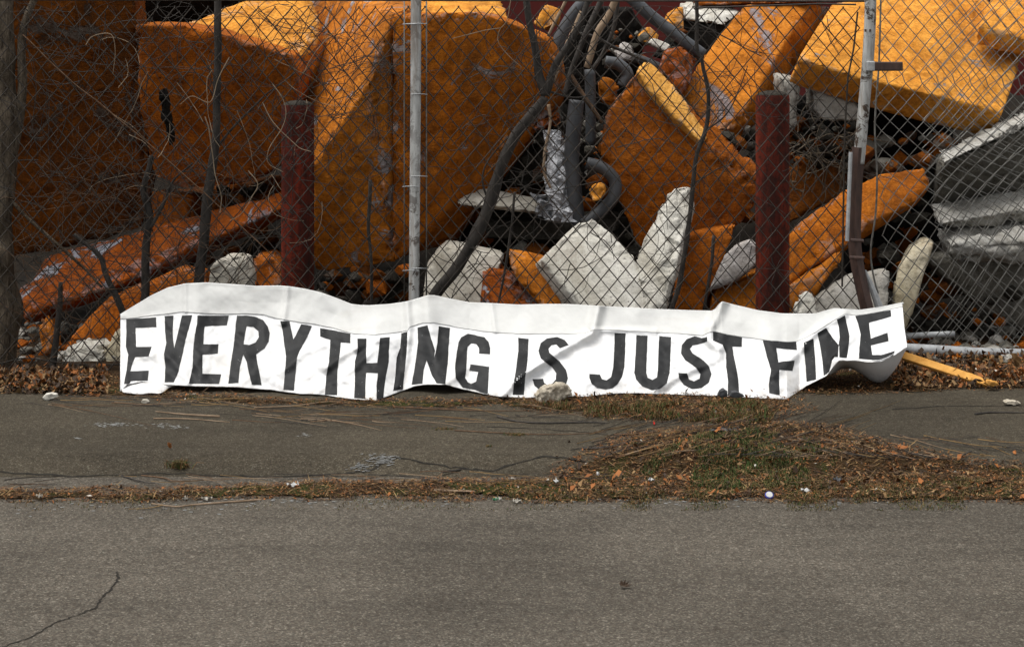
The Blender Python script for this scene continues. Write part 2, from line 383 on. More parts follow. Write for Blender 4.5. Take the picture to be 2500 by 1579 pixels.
S('concrete_slab', 'orange slab under the long red-orange slab, left of the banner', [(178,812,8.55),(268,725,8.62),(345,690,8.66),(430,680,8.7),(430,800,8.6),(280,842,8.5),(165,832,8.5)], (0,.3,0), 'orange_rough')
S('concrete_chunk', 'small leaf-shaped orange fragment standing on end by the left tree trunk', [(93,795,8.35),(100,772,8.35),(131,818,8.33),(128,850,8.3),(106,870,8.3),(95,835,8.32)], (.02,.1,0), 'orange', 'concrete chunk', .01)
S('concrete_chunk', 'angular white chunk on the ground left of the banner', [(146,900,8.2),(150,852,8.22),(190,836,8.26),(230,838,8.26),(250,858,8.24),(246,910,8.2)], (.02,.18,0), 'white_conc', 'concrete chunk', .01)
S('concrete_chunk', 'mottled yellowish chunk touching the left end of the banner', [(258,912,8.2),(250,862,8.24),(280,806,8.3),(300,798,8.3),(340,820,8.3),(340,912,8.2)], (.02,.18,0), 'stained', 'concrete chunk', .01)
S('concrete_chunk', 'rounded pale chunk poking up over the left part of the banner', [(506,720,8.16),(512,645,8.2),(545,628,8.22),(578,620,8.22),(600,632,8.22),(612,670,8.2),(616,730,8.16)], (.01,.14,0), 'cream_conc', 'concrete chunk', .01)
S('concrete_slab', 'dark orange-brown slab beside the foot of the first red bollard', [(612,760,8.5),(615,628,8.6),(662,624,8.62),(705,668,8.62),(715,760,8.5)], (0,.3,0), 'orange_rough')
S('concrete_slab', 'pale pinkish grey slab behind the foot of the forked sapling', [(1086,597,8.62),(1232,622,8.66),(1190,760,8.5),(1028,770,8.48),(1040,645,8.58)], (0,.22,0), 'cream_conc')
S('concrete_chunk', 'orange chunk tucked against the left end of the white concrete V', [(1240,606,8.5),(1330,622,8.5),(1322,668,8.45),(1400,752,8.35),(1332,762,8.35),(1264,690,8.42),(1245,650,8.45)], (0,.15,-.02), 'orange', 'concrete chunk', .012)
S('concrete_chunk', 'crumbled red-orange chunk just above the banner between grey slab and white V', [(1176,665,8.5),(1215,648,8.52),(1288,690,8.5),(1350,765,8.4),(1172,765,8.4)], (0,.2,0), 'orange_deep', 'concrete chunk', .012, 2.0)
S('concrete_slab', 'left arm of the white concrete V, broad cream-white block with rounded top', [(1322,633,8.38),(1376,593,8.44),(1416,541,8.52),(1444,530,8.54),(1472,546,8.54),(1515,589,8.5),(1578,655,8.4),(1580,700,8.34),(1590,790,8.2),(1450,790,8.14),(1345,668,8.34)], (-.045,.12,-.05), 'white_conc', vox=.010, rough=.9)
S('concrete_slab', 'right arm of the white concrete V, narrow white plank-like block', [(1612,775,8.2),(1580,775,8.2),(1549,625,8.42),(1632,466,8.62),(1646,449,8.64),(1681,453,8.64),(1688,510,8.58),(1665,610,8.46),(1625,740,8.25)], (.03,.1,-.02), 'white_conc', vox=.010, rough=1.1)
S('concrete_slab', 'rough orange slab with a bright upper edge in the middle of the heap', [(1548,186,8.90),(1480,266,8.90),(1466,319,8.90),(1464,392,8.90),(1516,466,8.92),(1530,540,8.93),(1560,610,8.94),(1700,610,8.90),(1800,550,8.86),(1838,500,8.84),(1842,450,8.82),(1712,348,8.85)], (.075,.10,.065), 'orange_rough', rough=1.5)
S('top_edge', 'EDGE', [(1554,172,8.84),(1572,147,8.96),(1588,150,8.96),(1645,206,8.94),(1734,334,8.90),(1710,346,8.78),(1640,284,8.80),(1580,218,8.82)], (.0,.10,-.04), 'bright_edge', 'x', .009, .5)  # separate strip in a brighter yellow along the upper edge
S('concrete_slab', 'dark orange-brown block standing right of the white concrete V', [(1684,575,8.68),(1800,548,8.72),(1745,645,8.66),(1712,775,8.58),(1640,775,8.58),(1664,650,8.62)], (0,.25,0), 'orange_rough')
S('concrete_chunk', 'small red-orange chunk wedged above the rough middle slab', [(1620,120,9.2),(1662,113,9.2),(1702,145,9.2),(1692,195,9.15),(1662,238,9.12),(1640,205,9.12),(1605,172,9.15)], (.02,.2,0), 'orange_deep', 'concrete chunk', .012)
S('concrete_slab', 'long slanting orange slab with a grey rubbed patch leaning up to the fence top', [(1815,10,9.82),(1992,2,9.90),(1941,63,9.67),(1865,180,9.42),(1845,226,9.32),(1818,266,9.24),(1772,322,9.17),(1732,315,9.17),(1659,229,9.30),(1699,159,9.44),(1765,76,9.64)], (.13,.17,-.035), 'orange_grey', rough=.8, seed=5)
S('concrete_chunk', 'broken orange end piece at the foot of the long slanting slab', [(1732,322,9.17),(1772,318,9.15),(1818,268,9.17),(1834,302,9.20),(1812,342,9.22),(1788,366,9.22)], (.0,.15,-.02), 'orange', 'concrete chunk', .012, 1.8)
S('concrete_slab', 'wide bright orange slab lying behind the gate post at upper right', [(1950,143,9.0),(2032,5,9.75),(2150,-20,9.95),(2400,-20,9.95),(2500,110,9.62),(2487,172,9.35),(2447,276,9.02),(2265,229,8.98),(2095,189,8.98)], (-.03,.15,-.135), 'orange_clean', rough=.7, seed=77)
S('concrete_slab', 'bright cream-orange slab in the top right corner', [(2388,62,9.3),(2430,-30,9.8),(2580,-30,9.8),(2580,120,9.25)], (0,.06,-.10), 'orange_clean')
S('concrete_block', 'grey-brown concrete block hanging under the wide bright slab', [(1987,205,9.15),(2100,232,9.15),(2098,296,9.15),(2012,298,9.15),(1990,282,9.15)], (0,.3,.02), 'grey_conc', 'concrete block')
S('concrete_block', 'rough broken grey column end beside the top of the second bollard', [(1905,188,9.12),(1958,196,9.12),(1946,318,9.12),(1916,322,9.12)], (0,.3,.02), 'grey_conc', 'concrete block', .014, 1.8)
S('concrete_slab', 'dark grey slab with a light grey top edge at the far right behind the gate mesh', [(2294,378,8.98),(2600,228,9.2),(2600,270,8.86),(2303,402,8.72),(2600,470,9.15),(2284,506,9.05)], (0,.08,0), 'dark_conc')
S('lit_edge', 'EDGE', [(2296,374,8.96),(2600,224,9.18),(2600,262,8.84),(2305,396,8.68)], (0,.03,-.01), 'pale_grey', 'x', .010, 1.2)  # pale strip stands for light on the top edge; face coloured darker
S('concrete_beam', 'pale grey beam, upper of two stacked beams at the right behind the gate mesh', [(2280,502,9.0),(2600,450,9.0),(2600,495,8.75),(2290,545,8.72),(2310,560,8.80),(2600,530,8.80)], (0,.1,0), 'pale_grey', 'concrete beam', .0125, 2.0)
S('concrete_beam', 'rough light grey beam, lower of two stacked beams at the right', [(2302,566,8.85),(2600,516,8.85),(2600,590,8.62),(2320,600,8.62),(2330,640,8.66),(2600,640,8.66)], (0,.15,0), 'pale_grey', 'concrete beam', .012, 2.8)
S('concrete_slab', 'big plain grey slab low at the far right behind the gate mesh', [(2258,634,8.70),(2400,604,8.74),(2600,590,8.74),(2600,850,8.86),(2450,790,8.82),(2330,700,8.76)], (0,.2,0), 'dark_conc')
S('concrete_chunk', 'curved beige chunk leaning right of the banner end', [(2256,580,8.62),(2282,590,8.6),(2266,630,8.58),(2232,700,8.5),(2216,800,8.42),(2174,850,8.38),(2184,720,8.45),(2198,652,8.52),(2222,606,8.58)], (.02,.12,0), 'stained', 'concrete chunk', .012)
S('concrete_slab', 'orange slab with a pale worn face sloping down behind the second bollard', [(1890,590,8.70),(2062,463,8.74),(2142,427,8.77),(2258,408,8.80),(2272,455,8.74),(2245,486,8.66),(2112,553,8.58),(2062,600,8.60),(1932,692,8.56),(1890,715,8.56)], (.01,.12,-.04), 'orange_worn', rough=1.0)
S('concrete_slab', 'bent orange slab piece under the sloping orange slab', [(1885,730,8.5),(1932,698,8.5),(2055,614,8.5),(2062,640,8.48),(2020,690,8.46),(1985,710,8.45),(1962,770,8.42),(1885,775,8.42)], (0,.12,0), 'orange')
S('concrete_chunk', 'rounded white lump just above the banner right of the second bollard', [(1938,775,8.14),(1948,730,8.18),(1970,714,8.2),(1988,726,8.2),(2002,785,8.14)], (.01,.1,0), 'white_conc', 'concrete chunk', .009)
S('concrete_slab', 'flat grey slab behind the bent foot of the gate post', [(1990,727,8.35),(2090,668,8.45),(2172,662,8.47),(2166,790,8.32),(1992,795,8.28)], (0,.1,0), 'grey_conc')
S('concrete_chunk', 'lichen-speckled grey chunk against the left side of the second bollard', [(1788,606,8.6),(1831,586,8.62),(1850,600,8.62),(1852,640,8.6),(1798,694,8.55),(1727,718,8.52),(1745,676,8.54),(1765,628,8.58)], (.02,.12,0), 'speckled', 'concrete chunk', .012)
S('concrete_slab', 'orange-brown slab under the lichen-speckled chunk by the second bollard', [(1735,790,8.55),(1738,716,8.62),(1795,706,8.64),(1900,650,8.66),(1905,790,8.55)], (0,.2,0), 'orange')
S('concrete_beam', 'beige beam lying across the dark hollow behind the forked sapling', [(1108,486,8.95),(1165,455,9.02),(1336,490,9.02),(1342,524,8.95),(1200,502,8.86),(1110,500,8.86)], (0,.12,-.01), 'cream_conc', 'concrete beam')
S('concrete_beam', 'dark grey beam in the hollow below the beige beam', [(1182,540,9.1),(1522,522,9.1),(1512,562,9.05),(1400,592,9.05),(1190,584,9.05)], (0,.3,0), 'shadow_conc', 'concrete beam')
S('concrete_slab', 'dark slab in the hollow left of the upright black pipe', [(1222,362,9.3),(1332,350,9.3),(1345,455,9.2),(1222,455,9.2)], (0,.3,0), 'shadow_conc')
S('concrete_chunk', 'small yellow-orange chunk caught in the loop of the black hose', [(1436,456,8.72),(1470,444,8.72),(1479,465,8.7),(1470,487,8.7),(1444,496,8.7)], (.01,.08,0), 'orange_clean', 'concrete chunk', .009)
S('concrete_chunk', 'yellow chunk in front of the red wall near the forked sapling', [(1300,58,9.5),(1330,10,9.55),(1368,22,9.55),(1360,60,9.5),(1330,76,9.5)], (.02,.2,0), 'orange_clean', 'concrete chunk', .012)
S('concrete_chunk', 'bright white boulder at the top between the grey pipe and the long slanting slab', [(1668,14,9.8),(1700,8,9.9),(1785,12,9.9),(1812,34,9.8),(1770,62,9.7),(1670,50,9.7)], (0,.25,.02), 'white_conc', 'concrete chunk', .012)
S('concrete_chunk', 'yellow chunk left of the bright white boulder', [(1620,62,9.6),(1640,26,9.65),(1668,16,9.65),(1670,70,9.6),(1650,82,9.6)], (0,.2,0), 'orange_clean', 'concrete chunk', .012)
S('concrete_chunk', 'small tan chunk under the slanting grey pipe', [(1556,88,9.45),(1585,64,9.48),(1612,86,9.48),(1602,106,9.45),(1570,104,9.45)], (0,.15,0), 'orange_clean', 'concrete chunk', .01)
S('concrete_chunk', 'small white chunk below the slanting grey pipe', [(1574,108,9.4),(1590,90,9.42),(1642,110,9.42),(1632,132,9.38)], (0,.15,0), 'white_conc', 'concrete chunk', .01)
S('concrete_chunk', 'dirty grey stone left of the small white chunk', [(1500,128,9.4),(1522,102,9.42),(1552,112,9.42),(1548,150,9.38),(1512,150,9.38)], (0,.15,0), 'speckled', 'concrete chunk', .01, 1.6)
S('concrete_chunk', 'orange fragment with a red underside beside the fork of the sapling', [(1300,318,9.0),(1326,276,9.02),(1366,264,9.02),(1372,292,9.0),(1330,312,8.98)], (0,.15,-.02), 'orange_deep', 'concrete chunk', .012)
S('concrete_chunk', 'orange corner piece at the left tip of the rough middle slab', [(1460,202,8.98),(1475,184,9.0),(1513,212,9.0),(1500,262,8.98),(1464,252,8.98)], (.01,.12,0), 'orange', 'concrete chunk', .012, 1.6)
S('concrete_slab', 'dark orange slab edge along the very top above the white boulder', [(1690,-40,9.9),(2040,-40,9.9),(2030,6,9.8),(1700,14,9.8)], (0,.3,0), 'orange_rough')
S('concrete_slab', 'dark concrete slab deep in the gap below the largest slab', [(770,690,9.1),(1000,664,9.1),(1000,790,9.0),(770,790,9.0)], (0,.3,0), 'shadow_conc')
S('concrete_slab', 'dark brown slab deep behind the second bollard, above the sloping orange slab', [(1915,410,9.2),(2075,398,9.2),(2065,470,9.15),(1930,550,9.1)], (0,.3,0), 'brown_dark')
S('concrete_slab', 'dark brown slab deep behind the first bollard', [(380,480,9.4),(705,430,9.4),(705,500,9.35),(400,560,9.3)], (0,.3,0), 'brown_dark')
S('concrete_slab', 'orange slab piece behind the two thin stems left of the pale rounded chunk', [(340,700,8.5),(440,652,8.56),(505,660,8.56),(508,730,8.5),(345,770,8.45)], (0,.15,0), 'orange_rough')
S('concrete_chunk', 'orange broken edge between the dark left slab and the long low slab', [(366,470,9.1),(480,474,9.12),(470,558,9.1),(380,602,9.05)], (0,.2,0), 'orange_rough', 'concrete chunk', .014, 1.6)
S('hole_fill', 'near-black piece standing in for a dark hole in the rust-orange slab', [(384,222,8.62),(400,214,8.62),(408,260,8.64),(424,345,8.72),(410,356,8.74),(392,300,8.7)], (.01,.05,0), 'black', 'dark hole', .009)  # added dark piece in place of a recess in the slab face
S('concrete_slab', 'near-black slab added for the shade deep in the gap at the top left', [(310,-80,9.5),(620,-80,9.5),(560,60,9.9),(310,100,9.9)], (0,.6,0), 'black')  # filler slabs from here on: gap shade as near-black colour
S('concrete_slab', 'near-black slab added as dark filler deep behind the black pipes in front of the red wall', [(1372,150,9.9),(1440,14,9.8),(1545,18,9.8),(1575,90,9.9),(1545,270,9.9),(1372,330,9.9)], (0,.3,0), 'black')
S('concrete_slab', 'near-black slab added for the shade below the bright white boulder', [(1668,50,9.75),(1800,40,9.75),(1760,120,9.75),(1700,165,9.7),(1600,140,9.7),(1650,90,9.7)], (0,.3,0), 'black')
S('concrete_slab', 'black slab added for the shade deep in the gap right of the second bollard', [(1900,240,9.7),(2300,240,9.7),(2300,420,9.6),(1900,330,9.7)], (0,.3,0), 'black')
S('concrete_slab', 'black slab added for the shade deep in the gap between the gate post and the grey beams', [(2080,360,9.6),(2330,300,9.6),(2330,700,9.5),(2080,680,9.5)], (0,.3,0), 'black')
S('concrete_slab', 'black slab added for the shade deep in the hollow behind the cream beam', [(1080,470,9.75),(1480,300,9.75),(1560,640,9.7),(1080,640,9.7)], (0,.3,0), 'black')

dg_objs = []
for (name, label, pts, mat, cat, vox, rough, seed) in todo:
    bm = bmesh.new()
    for p in pts: bm.verts.new(tuple(p))
    bmesh.ops.convex_hull(bm, input=bm.verts[:]); bmesh.ops.delete(bm, geom=[v for v in bm.verts if not v.link_faces], context='VERTS')
    bmesh.ops.recalc_face_normals(bm, faces=bm.faces[:])
    planes = []
    for f in bm.faces:
        n = np.array(f.normal)
        if f.calc_area() > 1e-4: planes.append((n, float(n.dot(np.array(f.verts[0].co)))))
    me = bpy.data.meshes.new('tmp'); bm.to_mesh(me); bm.free()
    o = bpy.data.objects.new('tmp', me); C.objects.link(o)
    md = o.modifiers.new('r', 'REMESH'); md.mode = 'VOXEL'; md.voxel_size = vox; md.adaptivity = 0
    dg_objs.append((o, planes))
dg = bpy.context.evaluated_depsgraph_get()
for (o, planes), (name, label, pts, mat, cat, vox, rough, seed) in zip(dg_objs, todo):
    me = bpy.data.meshes.new_from_object(o.evaluated_get(dg)); n = len(me.vertices)
    co = np.empty(n*3, np.float32); me.vertices.foreach_get('co', co); co = co.reshape(-1, 3).astype(float)
    nr = np.empty(n*3, np.float32); me.vertices.foreach_get('normal', nr); nr = nr.reshape(-1, 3).astype(float)
    # merge nearly parallel planes, then distance to the second nearest = closeness to an edge
    uni = []
    for a, d in planes:
        if all(a.dot(b) < .93 for b, _ in uni): uni.append((a, d))
    D = np.sort(np.stack([d-co@a for a, d in uni], -1), -1); e = np.maximum(D[:, 1], 0)
    chip = np.exp(-e/.015)*np.clip(1.3*fbm(co, 16, 3, seed)-.05, 0, 1.6)
    disp = (.0045*fbm(co, 3.2, 2, seed+40)+.0034*fbm(co, 15, 4, seed+80))*rough - .016*rough*chip
    qc = co*15+1.1*np.stack([vnoise(co, 12, seed+1), vnoise(co, 12, seed+2), vnoise(co, 12, seed+3)], -1)
    fc = np.floor(qc).astype(np.int64); cell = _h(fc[:, 0]+seed, fc[:, 1], fc[:, 2])
    q2 = co*34+.8*np.stack([vnoise(co, 26, seed+4), vnoise(co, 26, seed+5), vnoise(co, 26, seed+6)], -1)
    f2 = np.floor(q2).astype(np.int64); cell2 = _h(f2[:, 0], f2[:, 1]+seed, f2[:, 2])
    disp -= rough*(np.clip(cell-.45, 0, 1)*.034*np.exp(-(e/.028)**2)+np.clip(cell2-.5, 0, 1)*.014*np.exp(-(e/.016)**2))
    big = np.clip(fbm(co, 5, 2, seed+7)-.45, 0, 1)*np.exp(-e/.04)*.045*rough
    co += nr*(disp-big)[:, None]
    me.vertices.foreach_set('co', co.astype(np.float32).ravel()); me.update()
    at = me.attributes.new('edge', 'FLOAT', 'POINT'); at.data.foreach_set('value', np.exp(-e/.035).astype(np.float32))
    me.name = name
    org = (co[:, 0].mean(), co[:, 1].mean(), co[:, 2].min())
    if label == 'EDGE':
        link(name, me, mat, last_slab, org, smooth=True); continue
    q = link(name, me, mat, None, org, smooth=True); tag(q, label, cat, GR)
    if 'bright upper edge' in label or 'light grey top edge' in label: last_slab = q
for o, _ in dg_objs:
    m_ = o.data; bpy.data.objects.remove(o); bpy.data.meshes.remove(m_)

# loose small rubble on the ground and in the hollows
rub = MB(); rr = random.Random(12)
def blob(mbx, c, r, rr, flat=.7, mi=0):
    vs = []
    for th in (0, 1, 2):
        pass
    base = [(1,0,0),(-1,0,0),(0,1,0),(0,-1,0),(0,0,1),(0,0,-1),(.6,.6,.55),(-.6,.6,.5),(.6,-.6,.5),(-.6,-.6,.55),(.6,.6,-.5),(-.6,.6,-.5),(.6,-.6,-.5),(-.6,-.6,-.5)]
    bm = bmesh.new()
    for x, y, z in base:
        s = r*rr.uniform(.7, 1.25); bm.verts.new((c[0]+x*s, c[1]+y*s, c[2]+z*s*flat))
    bmesh.ops.convex_hull(bm, input=bm.verts[:]); bmesh.ops.delete(bm, geom=[v for v in bm.verts if not v.link_faces], context='VERTS')
    bm.verts.index_update(); mbx.add([tuple(v.co) for v in bm.verts], [tuple(v.index for v in f.verts) for f in bm.faces], mi); bm.free()
for k in range(900):
    u = rr.uniform(-60, 2560); Y = rr.uniform(8.2, 9.4); x = (u-CU)/F*Y; r = rr.uniform(.012, .05)
    blob(rub, (x, Y, r*.4+.02), r, rr, .7, rr.choice([0, 0, 1, 2]))
for k in range(260):
    u = rr.uniform(1160, 2100); v = rr.uniform(300, 420); Y = rr.uniform(9.3, 9.9)
    r = rr.uniform(.012, .05); blob(rub, P(u, v+rr.uniform(0, 40), Y), r, rr, .8, rr.choice([0, 1, 1, 2]))
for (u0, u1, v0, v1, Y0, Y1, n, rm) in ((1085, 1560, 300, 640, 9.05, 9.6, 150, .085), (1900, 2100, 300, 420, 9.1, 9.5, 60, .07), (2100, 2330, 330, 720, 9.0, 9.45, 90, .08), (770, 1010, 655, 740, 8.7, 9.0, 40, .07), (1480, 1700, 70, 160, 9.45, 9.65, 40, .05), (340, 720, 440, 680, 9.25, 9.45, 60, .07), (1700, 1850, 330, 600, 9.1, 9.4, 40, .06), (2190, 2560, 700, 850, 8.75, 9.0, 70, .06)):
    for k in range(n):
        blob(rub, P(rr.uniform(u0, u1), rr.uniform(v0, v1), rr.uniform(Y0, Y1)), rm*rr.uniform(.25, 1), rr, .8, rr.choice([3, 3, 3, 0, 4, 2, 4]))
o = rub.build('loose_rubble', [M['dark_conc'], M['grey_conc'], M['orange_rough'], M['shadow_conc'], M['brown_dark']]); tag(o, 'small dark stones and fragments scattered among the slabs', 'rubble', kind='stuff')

# ------------------------------------------------------------------ bollards
m = NT('rusty_red_paint', .8, .12)
v1 = m.noise(3.2, 9, .7, .5, m.mapping((2.2, 2.2, .55))); c1 = m.ramp(v1, [(.34, (.018, .009, .008)), (.5, (.088, .015, .008)), (.66, (.20, .028, .012))])
c1 = m.mix(m.ramp(m.noise(26, 7, .7), [(.40, .8), (.52, 0)]), c1, (.026, .012, .009)); m.color(c1); m.bump(m.noise(22, 8, .7), .5, .01); M['redrust'] = m.m
def bollard(u, vt, wpx, Y, label):
    x = (u-CU)/F*Y; zt = EYE-(vt-HV)/F*Y; r = wpx/2/F*Y
    t = empty('steel_bollard', (x, Y, 0), label, 'bollard', 'red steel bollards behind the fence')
    n = 40; k = 60; vs = []; fs = []
    for i in range(k+1):
        z = (zt)*i/k
        for a in range(n):
            th = 2*math.pi*a/n; p = np.array([math.cos(th), math.sin(th), z*3])
            rr_ = r*(1+.022*float(vnoise(p*1.5, 1, 3))) - (0.003 if i == k else 0)
            vs.append((x+rr_*math.cos(th), Y+rr_*math.sin(th), z))
    fs = [(i*n+a, i*n+(a+1) % n, (i+1)*n+(a+1) % n, (i+1)*n+a) for i in range(k) for a in range(n)]
    b = MB(); b.add(vs, fs); b.build('pipe', M['redrust'], t, smooth=True)
    b = MB(); vs = []; fs = []
    for i in range(7):
        ph = i/6*math.pi/2
        for a in range(n):
            th = 2*math.pi*a/n; s = (r-.006)*math.cos(ph)*(1+.02*math.sin(a*1.7)); vs.append((x+s*math.cos(th), Y+s*math.sin(th), zt-.004+.026*math.sin(ph)))
    fs = [(i*n+a, i*n+(a+1) % n, (i+1)*n+(a+1) % n, (i+1)*n+a) for i in range(6) for a in range(n)]
    b.add(vs, fs); b.build('concrete_cap', M['shadow_conc'], t, smooth=True)
bollard(727, 256, 80, 8.42, 'rust-streaked dark red bollard left of the white fence post')
bollard(1886, 232, 82, 8.42, 'brighter red bollard between the white fence post and the gate post')

# ------------------------------------------------------------------ pipes, hose, foil
M['blackpipe'] = mat_simple('black_rubber', (.022, .023, .025), (.06, .062, .066), 9, .6, .4, .3, .006)
M['greypipe'] = mat_simple('grey_plastic_pipe', (.035, .038, .042), (.075, .08, .086), 9, .55, .4, .3, .006)
def pipe(name, label, cat, px, Y, r, mat, n=14, hollow=True, closed=False):
    pts = smooth_path([P(u, v, Y+(d[0] if d else 0)) for u, v, *d in px], 7)
    rad = [r*(1+.05*float(vnoise(np.array(p)*6, 1, 2))) for p in pts]
    b = MB(); b.tube(pts, rad, n)
    org = (pts[0]+pts[-1])/2; o = b.build(name, M[mat], None, org, smooth=True); tag(o, label, cat); return o
pipe('black_pipe', 'thick upright black pipe in the dark hollow in the middle of the heap', 'pipe', [(1408,245),(1402,300),(1396,380),(1402,460),(1412,560)], 8.85, .039, 'blackpipe')
pipe('black_pipe', 'shorter dark grey pipe standing right behind the thick upright black pipe', 'pipe', [(1440,170),(1442,260),(1442,355)], 9.0, .028, 'greypipe')
pipe('rubber_hose', 'curved black hose looping right of the upright pipe', 'hose', [(1432,398),(1470,410),(1500,440),(1498,480),(1468,515),(1425,548)], 8.82, .033, 'blackpipe')
pipe('grey_pipe', 'long dark grey pipe slanting down from the top left of the white boulder', 'pipe', [(1535,-10),(1590,40),(1650,85),(1718,135)], 9.3, .033, 'greypipe')
pipe('black_pipe', 'bent dark blue-grey pipe end above the rough middle slab', 'pipe', [(1478,152),(1510,158),(1532,182),(1520,212)], 9.1, .034, 'greypipe')
pipe('rubber_hose', 'wide dark hose arching in front of the red wall', 'hose', [(1450,-20),(1400,35),(1366,95),(1352,150)], 9.35, .034, 'greypipe')
pipe('black_pipe', 'thin black pipe running flat beside the bent pipe end', 'pipe', [(1545,140),(1575,150),(1610,165)], 9.25, .025, 'blackpipe')
# foil duct
m = NT('silver_foil', .38, .5); m.b.inputs['Metallic'].default_value = .55; m.color(m.ramp(m.noise(12, 5), [(.3, (.22, .22, .23)), (.7, (.50, .51, .53))])); m.bump(m.noise(28, 6, .6, 1.5), .9, .02); M['foil'] = m.m
b = MB(); pts = smooth_path([P(1345, 318, 8.95), P(1362, 370, 8.93), P(1360, 430, 8.9), P(1366, 490, 8.88), P(1388, 540, 8.85)], 14); n = 26; vs = []
for i, p in enumerate(pts):
    for a in range(n):
        th = 2*math.pi*a/n; q = np.array([math.cos(th)*1.3, math.sin(th)*1.3, i*.16])
        rr_ = .055*(1+.35*float(vnoise(q*1.6, 1, 5))+.18*float(vnoise(q*4, 1, 8)))*(.75+.35*math.sin(i/len(pts)*3))
        vs.append((p[0]+rr_*math.cos(th), p[1]+rr_*math.sin(th), p[2]))
b.add(vs, [(i*n+a, i*n+(a+1) % n, (i+1)*n+(a+1) % n, (i+1)*n+a) for i in range(len(pts)-1) for a in range(n)])
tag(b.build('foil_sheet', M['foil'], None, P(1365, 540, 8.9)), 'crumpled silver foil sheet hanging left of the upright black pipe', 'foil')
b = MB(); vs = []; nx, ny = 16, 12
for j in range(ny+1):
    for i in range(nx+1):
        q = np.array([i*.5, j*.5, 1.]); pp = P(1305+88*i/nx+12*float(vnoise(q, 1, 3)), 470+60*j/ny+10*float(vnoise(q, 1, 4))+10*i/nx, 8.86+.05*float(vnoise(q, 1.2, 6))); vs.append(pp)
b.add(vs, [(j*(nx+1)+i, j*(nx+1)+i+1, (j+1)*(nx+1)+i+1, (j+1)*(nx+1)+i) for j in range(ny) for i in range(nx)])
o = b.build('plastic_sheet', M['foil'], None, P(1350, 530, 8.86)); md = o.modifiers.new('t', 'SOLIDIFY'); md.thickness = .002
tag(o, 'torn crinkled silver sheet lying at the foot of the hanging foil', 'foil')

# ------------------------------------------------------------------ chain link fence
FY = 8.0
M['wire'] = mat_simple('dark_rusty_wire', (.012, .009, .006), (.038, .028, .019), 40, .7, .4, 0)
M['wire2'] = mat_simple('galvanised_wire', (.07, .066, .058), (.20, .195, .175), 30, .5, .5, 0, metal=.4)
m = NT('chipped_white_paint', .6, .4)
st = m.mapping((4, 4, .45)); c = m.ramp(m.noise(10, 8, .7, 0, st), [(.35, (.23, .23, .215)), (.6, (.46, .46, .44))])
chips = m.math('MULTIPLY', m.ramp(m.noise(13, 8, .75, .6), [(.53, 0), (.57, 1)]), m.ramp(m.noise(1.6, 2), [(.40, .35), (.55, 1)])); c = m.mix(chips, c, (.045, .028, .018)); c = m.mix(m.math('MULTIPLY', m.ramp(m.noise(5, 7, .7, .4, st), [(.52, 0), (.66, 1)]), .6), c, (.12, .07, .035)); m.color(c); m.bump(m.noise(40, 5), .2, .003); M['whitepost'] = m.m
M['rustpost'] = mat_simple('brown_rusty_steel', (.030, .017, .013), (.080, .042, .030), 16, .6, .45, .4, .004, (3, 3, .8))
M['galv'] = mat_simple('weathered_galvanised_steel', (.22, .225, .225), (.42, .43, .43), 22, .55, .4, .3, .003)
M['darkrail'] = mat_simple('dark_rail_paint', (.035, .028, .024), (.09, .075, .06), 20, .7, .4, .2)

fence = empty('chain_link_fence', (0, FY, 0), 'rusty chain-link fence running behind the banner with one white post', 'fence')
PU, PV = 20.4, 24.6
def zig(mbx, u_c, v0, v1, phase, warp, r, sgn, n=4):
    """one zigzag wire centred on column u_c"""
    pts = []; j = 0; v = v0
    k0 = int((v0-535)/PV)-1; k1 = int((v1-535)/PV)+1
    for k in range(k0, k1+1):
        s = 1 if (k+phase) % 2 == 0 else -1
        uu = u_c+s*PU/2; vv = 535+k*PV
        # rounded knuckle
        for du, dv in ((-s*1.6, -2.2), (s*.9, 0), (-s*1.6, 2.2)):
            if v0-2 <= vv+dv <= v1+2:
                off = .0026*sgn*s*(1 if dv < 0 else (-1 if dv > 0 else 0))
                pts.append(warp(uu+du, vv+dv, off))
    if len(pts) > 2: mbx.tube(pts, r, n, False)
def warp_main(u, v, off):
    q = np.array([u*.004, v*.004, 0.])
    du = 2.2*float(vnoise(q, 1.3, 2)); dv = 2.2*float(vnoise(q, 1.3, 5)); Y = FY+off+.012*float(vnoise(q, 1.0, 8))
    return P(u+du, v+dv, Y)
b = MB(); i0 = int((-40-1446)/PU); i1 = int((2098-1446)/PU)
for i in range(i0, i1+1):
    uc = 1446.4+(i+.5)*PU
    zig(b, uc, 2, 905, (i) % 2, warp_main, .0027, 1)
o = b.build('chain_mesh', M['wire'], fence); tag(o, kind='stuff')
# white line post
def post(name, px, Y, r, mat, parent, n=18, sq=False, label=None):
    pts = smooth_path([P(u, v, Y) for u, v in px], 6); b = MB(); b.tube(pts, r, 4 if sq else n); o = b.build(name, M[mat], parent, smooth=not sq)
    if label: tag(o, label)
    return o
FPY = FY-.035
post('post', [(1016,-60),(1015,200),(1013,450),(1011,700),(1010,925)], FPY, .0245, 'whitepost', fence)
post('top_rail', [(-80,-1),(600,0),(1250,1),(2120,3)], FY+.01, .006, 'darkrail', fence, 8)
b = MB(); z0 = float(P(0, 912, FY)[2])
for (u0, u1, dv) in ((-80, 62, 0), (125, 330, 3)):
    A = P(u0, 918, FY); B_ = P(u1, 918+dv, FY); b.box((A+B_)/2, ((B_[0]-A[0])/2, .022, .0195))
b.build('bottom_rail', M['galv'], fence)
for (u, v0, v1, r_, uu) in ((987, 4, 740, .0028, -1), (1041, 4, 740, .0035, 1)):
    b = MB(); b.tube([P(u, v, FY-.008) for v in (v0, 200, 450, v1)], r_, 6); b.build('tension_bar', M['wire2'], fence, smooth=True)
